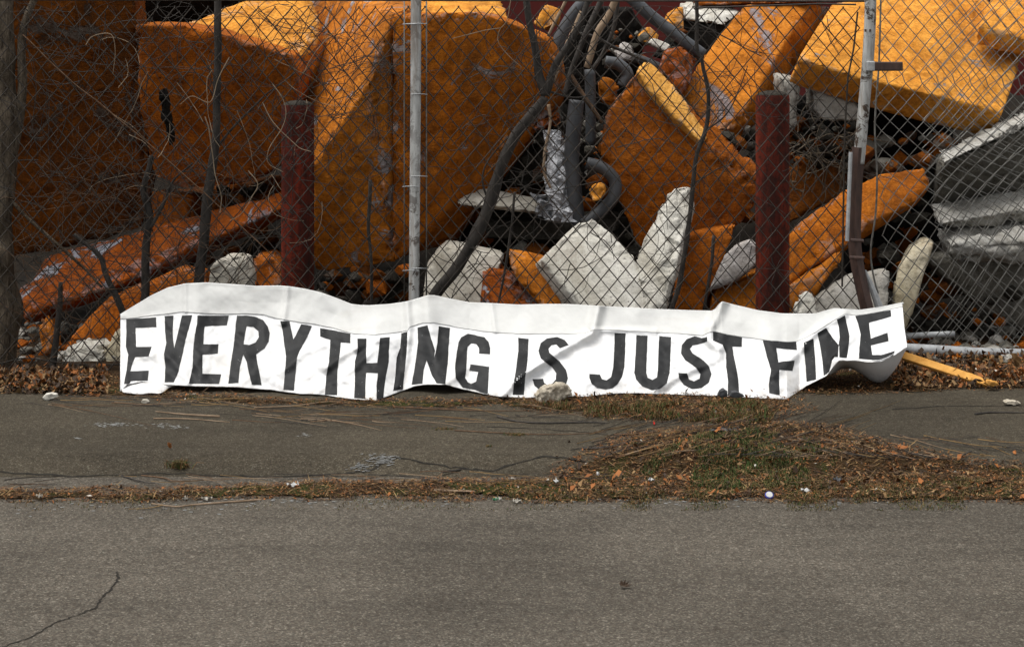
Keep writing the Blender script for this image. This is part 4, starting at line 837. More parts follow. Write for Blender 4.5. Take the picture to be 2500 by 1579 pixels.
A_, B2, C2 = 250, 900, 1500
LET = [
 ('E', zc([(175,388),(395,375),(397,447),(243,452),(245,520),(248,592),(362,590),(340,660),(240,668),(222,705),(205,770),(340,765),(333,838),(210,842),(198,862),(158,862),(166,820),(178,765),(190,650),(172,590),(176,480)], A_), None),
 ('V', zc([(458,365),(522,362),(516,480),(520,540),(528,600),(555,490),(585,362),(660,358),(640,440),(610,540),(590,640),(575,700),(560,770),(525,850),(458,850),(462,740),(452,640),(470,560),(460,480)], A_), None),
 ('E', zc([(698,362),(928,362),(915,432),(752,440),(745,500),(742,572),(852,572),(848,640),(735,648),(735,788),(872,793),(857,862),(635,860),(662,740),(668,600),(680,500),(695,420)], A_), None),
 ('R', zc([(988,362),(1060,362),(1120,370),(1180,395),(1215,440),(1230,490),(1222,550),(1195,600),(1130,645),(1140,710),(1155,790),(1170,872),(1098,868),(1078,790),(1060,700),(1035,648),(1010,740),(1000,856),(925,860),(945,700),(970,540),(978,440)], A_), zc([(1060,440),(1110,445),(1145,475),(1150,520),(1125,560),(1080,578),(1037,572),(1048,500)], A_)),
 ('Y', zc([(1308,402),(1375,405),(1388,470),(1403,535),(1430,490),(1462,425),(1540,437),(1500,530),(1450,620),(1430,670),(1420,780),(1407,910),(1330,905),(1340,780),(1350,660),(1335,560),(1325,480)], A_), None),
 ('T', zc([(1600,455),(1700,470),(1822,495),(1822,565),(1752,558),(1745,640),(1728,760),(1725,945),(1635,942),(1645,800),(1665,700),(1672,600),(1675,540),(1600,515)], A_), None),
 ('H', zc([(1875,530),(1940,530),(1938,620),(1940,710),(2020,708),(2030,620),(2040,525),(2112,520),(2105,620),(2105,700),(2085,800),(2070,900),(2065,972),(2015,974),(2015,880),(2025,785),(1938,780),(1932,880),(1932,972),(1850,966),(1855,850),(1855,700),(1875,620)], A_), None),
 ('I', zc([(240,492),(284,480),(280,600),(270,720),(252,902),(180,914),(197,800),(205,670),(232,600)], B2), None),
 ('N', zc([(360,450),(432,433),(460,530),(488,620),(480,678),(490,640),(505,560),(515,440),(598,452),(590,560),(582,700),(563,864),(500,858),(465,800),(425,690),(405,760),(395,860),(315,868),(335,760),(352,650),(362,560)], B2), None),
 ('G', zc([(660,560),(680,520),(730,495),(780,503),(800,510),(850,520),(882,555),(892,600),(892,645),(812,640),(812,600),(790,570),(755,565),(728,590),(722,640),(718,760),(708,820),(730,850),(755,862),(790,845),(805,775),(740,765),(748,718),(885,738),(880,830),(875,938),(820,925),(780,905),(690,890),(640,820),(635,740),(645,650)], B2), None),
 ('I', zc([(1100,525),(1175,532),(1170,640),(1165,720),(1150,830),(1140,945),(1060,942),(1070,830),(1085,740),(1100,620)], B2), None),
 ('S', zc([(1470,577),(1440,540),(1385,518),(1310,530),(1265,565),(1248,620),(1265,675),(1300,705),(1350,742),(1378,785),(1375,830),(1350,860),(1318,875),(1290,855),(1282,825),(1205,828),(1218,875),(1260,912),(1320,924),(1400,905),(1450,870),(1465,820),(1450,760),(1405,700),(1352,655),(1328,635),(1322,605),(1345,578),(1380,575),(1405,603)], B2), None),
 ('J', zc([(1808,490),(1888,492),(1885,600),(1880,740),(1862,810),(1830,865),(1790,895),(1740,903),(1680,893),(1640,862),(1622,820),(1622,790),(1700,795),(1715,828),(1748,838),(1782,812),(1798,740),(1805,620)], B2), None),
 ('U', zc([(1968,505),(2050,510),(2045,620),(2040,780),(2050,818),(2085,834),(2118,815),(2125,760),(2130,640),(2135,512),(2222,520),(2218,640),(2212,780),(2190,860),(2140,900),(2080,908),(2010,880),(1965,830),(1952,780),(1962,640)], B2), None),
 ('S', zc([(680,518),(640,527),(590,512),(530,535),(495,580),(490,640),(520,690),(560,715),(600,745),(632,788),(625,825),(585,845),(548,830),(535,785),(468,782),(475,820),(510,870),(570,900),(640,893),(695,852),(713,790),(695,735),(655,690),(610,660),(575,640),(555,605),(575,580),(615,573),(682,552)], C2), None),
 ('T', zc([(725,475),(775,478),(830,505),(937,520),(937,590),(868,590),(875,650),(895,740),(910,830),(918,955),(832,948),(835,840),(822,740),(820,640),(795,575),(725,545)], C2), None),
 ('F', zc([(1090,542),(1150,540),(1335,552),(1342,615),(1190,600),(1205,705),(1245,698),(1325,692),(1310,768),(1212,758),(1210,830),(1215,945),(1137,930),(1135,860),(1150,760),(1120,660),(1105,600)], C2), None),
 ('I', zc([(1392,560),(1462,530),(1468,600),(1475,680),(1482,830),(1412,848),(1405,740),(1395,640)], C2), None),
 ('N', zc([(1492,490),(1555,452),(1600,520),(1648,578),(1655,520),(1650,450),(1635,390),(1695,360),(1710,430),(1728,510),(1722,580),(1708,673),(1618,666),(1600,690),(1578,775),(1538,803),(1530,700),(1510,580)], C2), None),
 ('E', zc([(1770,365),(1900,345),(2035,320),(2037,368),(1870,415),(1885,530),(2005,488),(2010,550),(1885,580),(1895,650),(1960,652),(2050,620),(2040,655),(1960,688),(1900,688),(1798,677),(1800,600),(1810,500),(1790,420)], C2), None),
]
def letter_mesh(name, outer, hole):
    polys = [outer]+([hole] if hole else [])
    # slightly uneven brush edge
    out = []
    for poly in polys:
        q = []
        for (x0, y0), (x1, y1) in zip(poly, poly[1:]+poly[:1]):
            n = max(1, int(math.hypot(x1-x0, y1-y0)/5))
            for k in range(n):
                t = k/n; x, y = x0+(x1-x0)*t, y0+(y1-y0)*t
                w = vnoise(np.array([[x*.13, y*.13, 1.], [x*.13, y*.13, 5.]]), 1, 2); q.append((x+.5*w[0], y+.5*w[1]))
        out.append(q)
    vl = [[Vector((x, y, 0)) for x, y in p] for p in out]; flat = [v for p in vl for v in p]
    bm = bmesh.new(); bv = [bm.verts.new(v) for v in flat]
    for t in tessellate_polygon(vl):
        try: bm.faces.new([bv[i] for i in t])
        except ValueError: pass
    xs = [v.x for v in flat]; ys = [v.y for v in flat]; st = 5.0
    for c0, c1, ax in ((min(xs), max(xs), 0), (min(ys), max(ys), 1)):
        g = math.ceil(c0/st)*st
        while g < c1:
            no = (1, 0, 0) if ax == 0 else (0, 1, 0)
            bmesh.ops.bisect_plane(bm, geom=bm.verts[:]+bm.edges[:]+bm.faces[:], plane_co=(g, g, 0), plane_no=no); g += st
    co = np.array([tuple(v.co) for v in bm.verts]); u, v = co[:, 0], co[:, 1]
    Yv = cloth_Y(u, v)-.0022
    e = np.clip((u-2150)/58, 0, 1); uu = u+e*6*np.clip((v-800)/40, 0, 1)-e*5*np.clip((800-v)/60, 0, 1)
    for k, bvx in enumerate(bm.verts): bvx.co = ((uu[k]-CU)/F*Yv[k], Yv[k], EYE-(v[k]-HV)/F*Yv[k])
    for f in bm.faces:
        f.normal_update()
        if f.normal.y > 0: f.normal_flip()
        f.smooth = True
    me = bpy.data.meshes.new(name); bm.to_mesh(me); bm.free(); return me
for i, (ch, outer, hole) in enumerate(LET):
    o = link('letter', letter_mesh('letter', outer, hole), M['ink'], ban)
    tag(o, 'black painted letter '+ch)
# flap folded under at the left end, pocket of cloth sagging under the right end
def flap(name, pts_uvY, mat, div=3):
    bm = bmesh.new(); vs = [[bm.verts.new(tuple(P(*p))) for p in row] for row in pts_uvY]
    for a, b_ in zip(vs[:-1], vs[1:]):
        for i in range(len(a)-1): bm.faces.new([a[i], b_[i], b_[i+1], a[i+1]])
    me = bpy.data.meshes.new(name); bm.to_mesh(me); bm.free()
    o = link(name, me, M[mat], ban, smooth=True)
    md = o.modifiers.new('s', 'SUBSURF'); md.levels = md.render_levels = div
    md = o.modifiers.new('t', 'SOLIDIFY'); md.thickness = .002
    return o
flap('folded_corner', [[(296,938,7.42),(315,932,7.42),(340,929,7.42),(385,934,7.42),(425,938,7.43),(440,940,7.44)],
                       [(297,950,7.36),(315,948,7.36),(345,944,7.35),(385,944,7.36),(405,944,7.40),(420,944,7.44)],
                       [(297,958,7.33),(325,960,7.31),(345,963,7.30),(370,957,7.33),(392,963,7.31),(408,948,7.40)]], 'canvas')
flap('sagging_fold', [[(2020,914,7.41),(2047,878,7.41),(2083,878,7.41),(2125,882,7.41),(2151,880,7.41),(2183,865,7.41),(2212,843,7.43)],
                      [(2024,916,7.46),(2050,884,7.48),(2090,893,7.46),(2128,902,7.45),(2160,902,7.44),(2190,884,7.45),(2213,852,7.48)],
                      [(2030,914,7.54),(2056,888,7.56),(2098,908,7.54),(2130,930,7.52),(2162,928,7.51),(2192,900,7.53),(2206,866,7.56)],
                      [(2040,908,7.64),(2066,892,7.66),(2108,914,7.60),(2134,936,7.55),(2160,934,7.55),(2186,900,7.60),(2196,872,7.66)]], 'canvas')

# ------------------------------------------------------------------ things lying in front of and beside the banner
def gz(p): return float(hgt(np.array([p[0]]), np.array([p[1]]))[0])
def rock(label, px, Y, dy, mat, name='stone', cat='stone', vox=.006, rough=.6):
    pts = [P(u, v, Y) for u, v in px]; pts += [p+np.array([0, dy, .0]) for p in pts]
    bm = bmesh.new(); [bm.verts.new(tuple(p)) for p in pts]; bmesh.ops.convex_hull(bm, input=bm.verts[:]); bmesh.ops.delete(bm, geom=[v for v in bm.verts if not v.link_faces], context='VERTS')
    me = bpy.data.meshes.new('t'); bm.to_mesh(me); bm.free(); o = bpy.data.objects.new('t', me); C.objects.link(o)
    md = o.modifiers.new('r', 'REMESH'); md.mode = 'VOXEL'; md.voxel_size = vox
    me2 = bpy.data.meshes.new_from_object(o.evaluated_get(bpy.context.evaluated_depsgraph_get())); bpy.data.objects.remove(o)
    n = len(me2.vertices); co = np.empty(n*3, np.float32); me2.vertices.foreach_get('co', co); co = co.reshape(-1, 3).astype(float)
    nr = np.empty(n*3, np.float32); me2.vertices.foreach_get('normal', nr); nr = nr.reshape(-1, 3)
    co += nr*((.006*fbm(co, 22, 3, 3)+.003*fbm(co, 90, 2, 5))*rough)[:, None]; me2.vertices.foreach_set('co', co.astype(np.float32).ravel())
    me2.name = name; return tag(link(name, me2, M[mat], None, (co[:, 0].mean(), co[:, 1].mean(), co[:, 2].min()), smooth=True), label, cat)
M['mortar'] = mat_concrete('pale_mortar_lump', (.36, .31, .23), (.64, .60, .52), (.12, .08, .045), .9, .8, 60)
rock('pale mortar lump resting on the bottom of the banner below the letter S', [(1306,966),(1310,978),(1318,984),(1350,981),(1380,974),(1398,968),(1397,958),(1386,944),(1372,938),(1345,946),(1322,950)], 7.17, .07, 'mortar', 'mortar_lump', 'stone', .004, 2.0)
rock('crumpled bright white scrap on the ground left of the banner', [(104,972),(112,962),(124,960),(136,962),(139,970),(128,974),(112,976)], 7.22, .03, 'white_conc', 'paper_scrap', 'paper', .004, .7)
rock('small pinkish pebble below the left corner of the banner', [(342,984),(346,976),(358,975),(364,982),(358,986),(346,986)], 7.15, .02, 'cream_conc', 'pebble', 'stone', .004, .5)
rock('small cream lump on the pavement at the far right', [(2452,982),(2465,978),(2485,979),(2494,985),(2480,990),(2456,988)], 7.12, .04, 'mortar', 'mortar_lump', 'stone', .004, .8)
rock('black plastic piece under the letter T near the second bollard', [(1782,968),(1786,957),(1800,956),(1816,963),(1819,970),(1806,973),(1788,972)], 7.19, .03, 'blackpipe', 'plastic_piece', 'plastic scrap', .004, .4)
rock('small dark clump with a white chip below the letter T', [(1752,966),(1758,955),(1768,950),(1776,958),(1776,968),(1762,970)], 7.19, .03, 'blackpipe', 'plastic_piece', 'plastic scrap', .004, .8)
# yellow foam plank
M['yellow'] = mat_simple('yellow_painted_timber', (.36, .165, .035), (.60, .32, .085), 14, .85, .1, .8, .006, (1, 1, 1))
A, B_ = P(2196, 862, 7.78), P(2404, 930, 7.50); dv = B_-A; wv = np.array([.010, -.060, -.030]); nv = np.cross(dv, wv); nv *= .017/np.linalg.norm(nv)
if nv[2] > 0: nv = -nv
bm = bmesh.new(); K = 14; rows = []
for i in range(K+1):
    t = i/K; c0 = A+dv*t; j = .003*float(vnoise(np.array([t*9, 0, 0]), 1, 3)); e0 = (1-.35*max(0, t-.9)*10*.5)
    rows.append([bm.verts.new(tuple(c0-wv*(.5*e0+j*6)+nv*0)), bm.verts.new(tuple(c0+wv*(.5*e0+j*4))), bm.verts.new(tuple(c0+wv*(.5*e0+j*4)+nv)), bm.verts.new(tuple(c0-wv*(.5*e0+j*6)+nv))])
for a_, b2 in zip(rows[:-1], rows[1:]):
    for q in range(4): bm.faces.new([a_[q], a_[(q+1) % 4], b2[(q+1) % 4], b2[q]])
bm.faces.new(rows[0][::-1]); bm.faces.new(rows[-1]); bmesh.ops.recalc_face_normals(bm, faces=bm.faces[:])
bmesh.ops.bevel(bm, geom=[e for e in bm.edges if not e.is_boundary and e.calc_face_angle(0) > 1.0], offset=.002, segments=1, affect='EDGES')
me = bpy.data.meshes.new('timber_plank'); bm.to_mesh(me); bm.free(); tag(link('timber_plank', me, M['yellow'], None, P(2400, 940, 7.45)), 'yellow-orange painted plank lying on leaves right of the banner', 'plank')
rock('torn yellow-brown end chip at the tip of the yellow plank', [(2410,938),(2412,930),(2436,934),(2440,940),(2425,945)], 7.42, .03, 'yellow', 'wood_chip', 'wood chip', .004, 1.0)

# ------------------------------------------------------------------ leaves and litter
LC = {'leaf_orange': ((.16, .050, .009), (.28, .098, .020)), 'leaf_brown': ((.065, .027, .007), (.15, .066, .017)), 'leaf_tan': ((.15, .086, .034), (.27, .165, .072)), 'leaf_dark': ((.018, .010, .005), (.05, .026, .011))}
for k, (a, c_) in LC.items(): M[k] = mat_simple(k, a, c_, 18, .75, .3, .3, .003)
LOBES = [(0,1.0),(.35,.62),(.62,.80),(.85,.45),(1.15,.72),(1.45,.42),(1.9,.6),(2.3,.38),(2.8,.42)]
def leaf(mbx, c, size, yaw, pitch, roll, curl, rr, mi=0, lobed=True):
    if lobed: ring = [(a, r) for a, r in LOBES]+[(-a, r) for a, r in reversed(LOBES[1:])]
    else: ring = [(a, (1.0 if a == 0 else .5+.2*math.cos(2*a))) for a in np.linspace(-2.9, 2.9, 9)]
    vs = [(0, 0, 0)]
    for a, r in ring:
        x, y = r*math.cos(a), r*math.sin(a)*.75; rr_ = r*rr.uniform(.85, 1.1)/max(r, .01)
        x *= rr_; y *= rr_; vs.append((x, y, curl*(y*y*1.6+.5*x*x)+rr.uniform(-.05, .05)))
    cy, sy, cp, sp, cr, sr = math.cos(yaw), math.sin(yaw), math.cos(pitch), math.sin(pitch), math.cos(roll), math.sin(roll); out = []
    for x, y, z in vs:
        y, z = y*cr-z*sr, y*sr+z*cr; x, z = x*cp+z*sp, -x*sp+z*cp; x, y = x*cy-y*sy, x*sy+y*cy; out.append((c[0]+x*size, c[1]+y*size, c[2]+z*size))
    n = len(vs)-1; mbx.add(out, [(0, 1+i, 1+(i+1) % n) for i in range(n)], mi)
LM = [M['leaf_orange'], M['leaf_brown'], M['leaf_tan'], M['leaf_dark']]
rr = random.Random(99)
def one_leaf(label, u, v, size, mat, z=.045, yaw=None, pitch=.0, roll=.3, curl=.5, up=.006):
    p = G(u, v, z); c = (p[0], p[1], max(gz(p), float(verge_z(np.array([p[0]]), np.array([p[1]]))[0]) if z < .2 else 0)+up)
    b = MB(); leaf(b, c, size*.78, yaw if yaw is not None else rr.uniform(0, 6), pitch, roll, curl, rr)
    o = b.build('dry_leaf', M[mat], None, (c[0], c[1], c[2]-up)); md = o.modifiers.new('t', 'SOLIDIFY'); md.thickness = .0008
    tag(o, label, 'leaf', 'fallen leaves')
one_leaf('dark curled leaf alone in the middle of the road', 1520, 1432, .034, 'leaf_dark', 0, .2, .25, .5, .9, .010)
one_leaf('flat brown leaf at the road edge near the left', 220, 1214, .036, 'leaf_brown', 0, .4, 0, .2, .5)
one_leaf('upright orange leaf standing by the small grass tuft on the pavement', 413, 1098, .028, 'leaf_orange', .045, 1.4, 1.3, .2, .5, .02)
one_leaf('pinkish orange leaf at the upper edge of the litter strip', 1392, 1128, .026, 'leaf_orange', .045, .8, .5, .5, .5, .012)
one_leaf('large rust leaf on the pavement right of the grassy patch', 2195, 1098, .048, 'leaf_orange', .045, .1, .1, .3, .4, .012)
one_leaf('curled bright orange leaf in the verge at the right', 2215, 1158, .040, 'leaf_orange', .045, .7, .7, .4, .6, .02)
one_leaf('broad tan leaf lying below the sagging right end of the banner', 2262, 950, .062, 'leaf_tan', .045, .1, .1, .2, .35, .01)
one_leaf('brown leaf pair edge at the far right of the verge', 2420, 1160, .042, 'leaf_brown', .045, 2.4, .4, .3, .5, .014)
one_leaf('big orange leaf caught against the bottom rail of the gate', 2335, 815, .075, 'leaf_orange', .03, 1.5, 1.1, .3, .5, .10)
one_leaf('upright tan leaf at the far right by the gate rail', 2478, 900, .085, 'leaf_tan', .03, 1.2, 1.2, .6, .6, .05)
one_leaf('orange leaf leaning on the gate rail, left of the upright tan leaf', 2425, 905, .070, 'leaf_orange', .03, .6, .9, .2, .5, .04)
one_leaf('tan leaf curled on the left leaf pile', 205, 952, .055, 'leaf_tan', .03, .3, .6, .3, .6, .02)
one_leaf('orange leaf on the left leaf pile against the rail', 95, 915, .060, 'leaf_orange', .03, 1.0, .8, .3, .5, .03)
one_leaf('brown leaf at the foot of the left tree trunk', 40, 930, .060, 'leaf_brown', .03, 2.0, .6, .3, .5, .02)
one_leaf('small tan leaf under the letter H of the banner', 905, 985, .030, 'leaf_tan', .045, .4, .6, .4, .5, .014)
one_leaf('curled brown leaf below the letter G of the banner', 1178, 982, .032, 'leaf_brown', .045, .2, .5, .4, .6, .012)
one_leaf('curled tan leaf in the middle of the grassy patch', 1835, 1100, .040, 'leaf_tan', .045, 1.1, 1.0, .4, .7, .02)
one_leaf('brown leaf beside the curled tan leaf in the grassy patch', 1965, 1110, .038, 'leaf_brown', .045, 2.1, .7, .4, .6, .02)

# litter: chips, leaf bits, straw (uncountable)
def scatter(n, px0, px1, v0, v1, thr=.35):
    U = RNG.uniform(px0, px1, n*3); V = RNG.uniform(v0, v1, n*3); Yg = F*(EYE-.04)/(V-HV); X = (U-CU)/F*Yg
    k = cover(X, Yg) > thr; return X[k][:n], Yg[k][:n]
def bits(name, label, n, box, mats, size, asp, thr, cat, lift=.012, tilt=.5, seed=1):
    X, Y = scatter(n, *box, thr=thr); n = len(X); r = np.random.default_rng(seed)
    Z = verge_z(X, Y)+.002+r.random(n)**2*lift; L = size*np.minimum(np.exp(r.normal(0, .55, n)), 1.9); W = L*asp*r.uniform(.5, 1.6, n)
    a = r.uniform(0, 2*np.pi, n); t = r.normal(0, tilt, n); ro = r.normal(0, tilt, n)
    d = np.stack([np.cos(a)*np.cos(t), np.sin(a)*np.cos(t), np.sin(t)], -1); s = np.stack([-np.sin(a)*np.cos(ro), np.cos(a)*np.cos(ro), np.sin(ro)], -1)
    c = np.stack([X, Y, Z+np.abs(np.sin(t))*L*.5], -1); k = r.uniform(-.4, .4, n)
    up = np.cross(d, s)
    P0 = c-d*L[:, None]*.5; P3 = c+d*L[:, None]*.5; P1 = c+s*W[:, None]*.5+up*(k*W)[:, None]; P2 = c-s*W[:, None]*.5+up*(k*W)[:, None]
    V = np.stack([P0, P1, P3, P2], 1).reshape(-1, 3); Q = np.arange(n*4).reshape(-1, 4)
    me = fast_mesh(name, V, Q)
    for m_ in mats: me.materials.append(m_)
    me.polygons.foreach_set('material_index', r.integers(0, len(mats), len(me.polygons)).astype(np.int32))
    return tag(link(name, me, None), label, cat, kind='stuff')
BX = (-80, 2580, 900, 1215)
M['straw'] = mat_simple('straw', (.13, .08, .035), (.26, .17, .075), 20, .9, .2, 0)
M['chipwhite'] = mat_simple('pale_scrap', (.26, .235, .19), (.42, .40, .36), 20, .9, .2, 0)
M['grass'] = mat_simple('dull_green_grass', (.020, .036, .008), (.050, .078, .018), 20, .85, .2, 0)
bits('leaf_litter', 'carpet of brown leaf crumbs along the verge and under the banner', 52000, BX, [M['leaf_brown'], M['leaf_dark'], M['leaf_brown'], M['leaf_tan'], M['leaf_orange'], M['soil'], M['leaf_dark']], .0085, .34, .08, 'leaf litter', .008, .32, 2)
bits('dry_straw', 'thin dry stalks and straw strewn through the leaf litter', 15000, BX, [M['straw'], M['leaf_brown'], M['leaf_dark'], M['twig']], .036, .04, .05, 'straw', .012, .12, 3)
bits('paper_crumbs', 'tiny pale scraps mixed into the litter strip', 150, BX, [M['chipwhite'], M['leaf_tan']], .012, .5, .3, 'scraps', .016, .3, 4)
bits('leaf_litter', 'larger broken leaves piled along the foot of the fence', 3000, (-80, 262, 905, 975), LM+[M['leaf_dark']]*2, .019, .6, .25, 'leaf litter', .035, .7, 5)
bits('leaf_litter', 'larger broken leaves piled at the right by the gate and plank', 3600, (2180, 2600, 862, 958), LM+[M['leaf_dark']], .019, .6, .25, 'leaf litter', .03, .6, 6)
bits('leaf_litter', 'larger broken leaves dotted over the grassy verge', 1000, (1300, 2580, 960, 1205), LM, .017, .5, .4, 'leaf litter', .014, .5, 7)
# lobed leaves piled (uncountable) left, right
b = MB(); rr = random.Random(5)
for (n, u0, u1, v0, v1, sz) in ((240, -60, 225, 905, 960, .022), (300, 2190, 2560, 845, 950, .030), (60, 1350, 2560, 1075, 1200, .016), (40, 0, 1350, 1165, 1200, .013), (30, 1300, 1950, 985, 1030, .014)):
    for k in range(n):
        u, v = rr.uniform(u0, u1), rr.uniform(v0, v1); v = v if not (2190 < u < 2425 and 862 < v < 950) else rr.uniform(845, 862)
        p = G(u, v, .03); z = float(verge_z(np.array([p[0]]), np.array([p[1]]))[0]) if p[1] < 8.6 else .02
        leaf(b, (p[0], p[1], z+rr.uniform(.002, .026)), sz*rr.uniform(.6, 1.25), rr.uniform(0, 6.3), rr.gauss(0, .5), rr.gauss(0, .5), rr.uniform(.1, .8), rr, rr.choice([0, 1, 1, 2, 0, 3]))
tag(b.build('leaf_pile', LM), 'heaps of curled oak-like leaves gathered along the fence foot and verge', 'leaf pile', kind='stuff')
# grass blades
def grass(name, label, poly, n, h, mats, seed):
    r = np.random.default_rng(seed); us = [p[0] for p in poly]; vs = [p[1] for p in poly]
    U = r.uniform(min(us), max(us), n*4); V = r.uniform(min(vs), max(vs), n*4); k = inpoly(U, V, poly)
    q = np.stack([U*.012, V*.03, 0*U], -1); k &= (fbm(q, 1, 3, seed) > -.15); U = U[k][:n]; V = V[k][:n]; n = len(U)
    Yg = F*(EYE-.06)/(V-HV); X = (U-CU)/F*Yg; Z = verge_z(X, Yg); H = h*np.exp(r.normal(0, .35, n)); a = r.uniform(0, 6.28, n); ln = r.normal(0, .55, n)
    w = .0016; d = np.stack([np.cos(a), np.sin(a), 0*a], -1); s = np.stack([-np.sin(a), np.cos(a), 0*a], -1)*w
    b0 = np.stack([X, Yg, Z], -1); m1 = b0+d*(ln*H*.3)[:, None]+np.array([0, 0, 1.])*(H*.6)[:, None]; t = b0+d*(ln*H*.9)[:, None]+np.array([0, 0, 1.])*(H*.95)[:, None]
    V_ = np.stack([b0-s, b0+s, m1+s*.8, m1-s*.8, t+s*.2, t-s*.2], 1).reshape(-1, 3); i = np.arange(n)*6
    Q = np.concatenate([np.stack([i, i+1, i+2, i+3], -1), np.stack([i+3, i+2, i+4, i+5], -1)])
    me = fast_mesh(name, V_, Q)
    for m_ in mats: me.materials.append(m_)
    me.polygons.foreach_set('material_index', r.integers(0, len(mats), len(me.polygons)).astype(np.int32)); return tag(link(name, me, None), label, 'grass', kind='stuff')
M['grassdry'] = mat_simple('dry_grass', (.07, .05, .02), (.17, .12, .05), 20, .9, .2, 0)
grass('grass', 'patch of short green and dry grass in the verge at the right', [(1560,1120),(1700,1060),(1850,1048),(1960,1070),(2050,1100),(2000,1150),(1800,1160),(1600,1150)], 9000, .013, [M['grass'], M['grass'], M['grassdry']], 3)
grass('grass', 'thin green grass along the lower right verge', [(1400,1170),(1700,1150),(2100,1130),(2560,1140),(2560,1200),(1400,1202)], 8000, .009, [M['grass'], M['grassdry'], M['grassdry']], 4)
grass('grass', 'sparse blades in the litter strip at the left', [(-50,1180),(1400,1160),(1400,1200),(-50,1205)], 2500, .008, [M['grass'], M['grassdry'], M['grassdry'], M['grassdry']], 5)
grass('grass', 'dry blades in the litter under the letters J U S T', [(1300,985),(1900,975),(1880,1030),(1480,1015)], 4500, .018, [M['grassdry'], M['leaf_brown'], M['grass']], 6)

# grass tuft and small clumps on the pavement
def tuft(label, u, v, n, h, spread, seed):
    rr = random.Random(seed); p = G(u, v, .045); z = gz(p); b = MB()
    for _ in range(n):
        x, y = p[0]+rr.gauss(0, spread), p[1]+rr.gauss(0, spread*.5); a = rr.uniform(0, 6.28); l = h*rr.uniform(.4, 1.2); s = rr.uniform(.1, 1.1)
        pts = [(x, y, z), (x+math.cos(a)*l*s*.4, y+math.sin(a)*l*s*.4, z+l*.5), (x+math.cos(a)*l*s, y+math.sin(a)*l*s, z+l*max(.1, .8-.4*s))]
        b.tube(pts, [.0012, .001, .0004], 3, False, rr.choice([0, 0, 1, 2]))
    tag(b.build('grass_tuft', [M['grassdry'], M['leaf_brown'], M['grass']], None, (p[0], p[1], z)), label, 'grass tuft')
tuft('dry grass tuft growing from the pavement at the left', 438, 1122, 170, .042, .018, 1)
tuft('flat brown moss clump on the pavement below the letter I', 1262, 1060, 120, .012, .018, 2)
tuft('small brown clump on the pavement below the letters I N', 1090, 1046, 90, .010, .020, 3)
tuft('tiny dark weed on the pavement below the word IS', 1192, 1088, 30, .012, .007, 4)

# twigs
def twig(label, px, r, mat, z=.045, lift=.004, name='twig'):
    pts = [];
    for a in smooth_path([(u, v) for u, v in px], 5):
        p = G(a[0], a[1], z); zz = max(gz(p), float(verge_z(np.array([p[0]]), np.array([p[1]]))[0]) if float(cover(np.array([p[0]]), np.array([p[1]]))[0]) > .2 else -1)
        p = P(a[0], a[1], F*(EYE-zz-lift)/(a[1]-HV)); pts.append(p)
    L = len(pts); b = MB(); b.tube(pts, [r*(1-.55*i/L) for i in range(L)], 5); tag(b.build(name, M[mat], None, pts[0]), label, 'twig', 'loose twigs')
twig('long bent twig lying on the road near the left', [(638,1219),(560,1225),(470,1232),(430,1236),(380,1230),(370,1228)], .0035, 'tanwood', 0)
twig('thin tail of stalk beside the long bent road twig', [(400,1232),(360,1240),(314,1242)], .0018, 'straw', 0)
twig('long dark twig on the pavement below the word IS', [(1214,1016),(1262,1028),(1330,1032),(1440,1030),(1480,1032)], .0045, 'darkbark')
twig('straight tan stick on the pavement below the letter R', [(536,1016),(450,1011),(380,1004)], .004, 'tanwood')
twig('long thin tan twig below the first bollard', [(375,1021),(460,1022),(560,1030)], .003, 'tanwood')
twig('dark twig dropping into the litter strip at the left', [(252,1152),(300,1162),(352,1176),(380,1180)], .0035, 'darkbark')
twig('brown twig along the edge of the litter strip at the left', [(345,1160),(400,1166),(430,1174),(520,1170)], .003, 'twig')
twig('dark twig slanting over the litter below the letter U', [(1078,1152),(1150,1142),(1240,1130)], .004, 'darkbark')
twig('crossing twig over the litter strip in the middle', [(1170,1148),(1240,1132),(1300,1124)], .003, 'twig')
twig('thick dark root end at the left of the grassy patch', [(1425,1094),(1480,1092),(1540,1078),(1600,1066)], .006, 'darkbark')
twig('long tan stalk fanning over the left of the grassy patch', [(1440,1140),(1520,1112),(1600,1088),(1680,1066)], .004, 'tanwood')
twig('second tan stalk fanning over the grassy patch', [(1480,1130),(1560,1100),(1660,1080),(1740,1070)], .0035, 'straw')
twig('brown stalk running toward the grassy patch', [(1500,1060),(1560,1058),(1640,1048),(1700,1040)], .0035, 'twig')
twig('long thin stalk across the pavement in the middle', [(1110,1050),(1220,1056),(1330,1060),(1420,1058),(1480,1054)], .0025, 'twig')
twig('pale curved straw above the grassy patch', [(1905,1064),(1935,1074),(1965,1072),(1982,1064)], .003, 'pale')
twig('long pale stick in the litter strip in the middle', [(1060,1196),(1110,1198),(1160,1199)], .006, 'tanwood', .03, .01)
twig('thin dark stick lying across the right verge', [(2330,1116),(2350,1110),(2372,1100)], .004, 'darkbark')
twig('dark twig across the right pavement', [(2380,1010),(2420,1006),(2500,1007)], .0045, 'darkbark')
twig('long stalk hugging the fence line below the banner letters T H', [(620,995),(720,990),(800,980),(880,984)], .003, 'tanwood')
twig('brown stalk below the letters I N G', [(960,992),(1060,998),(1180,1002),(1300,1002)], .003, 'twig')
twig('stiff brown stalk standing in the left leaf pile', [(136,880),(138,910),(130,945)], .006, 'tanwood', .03, .004)
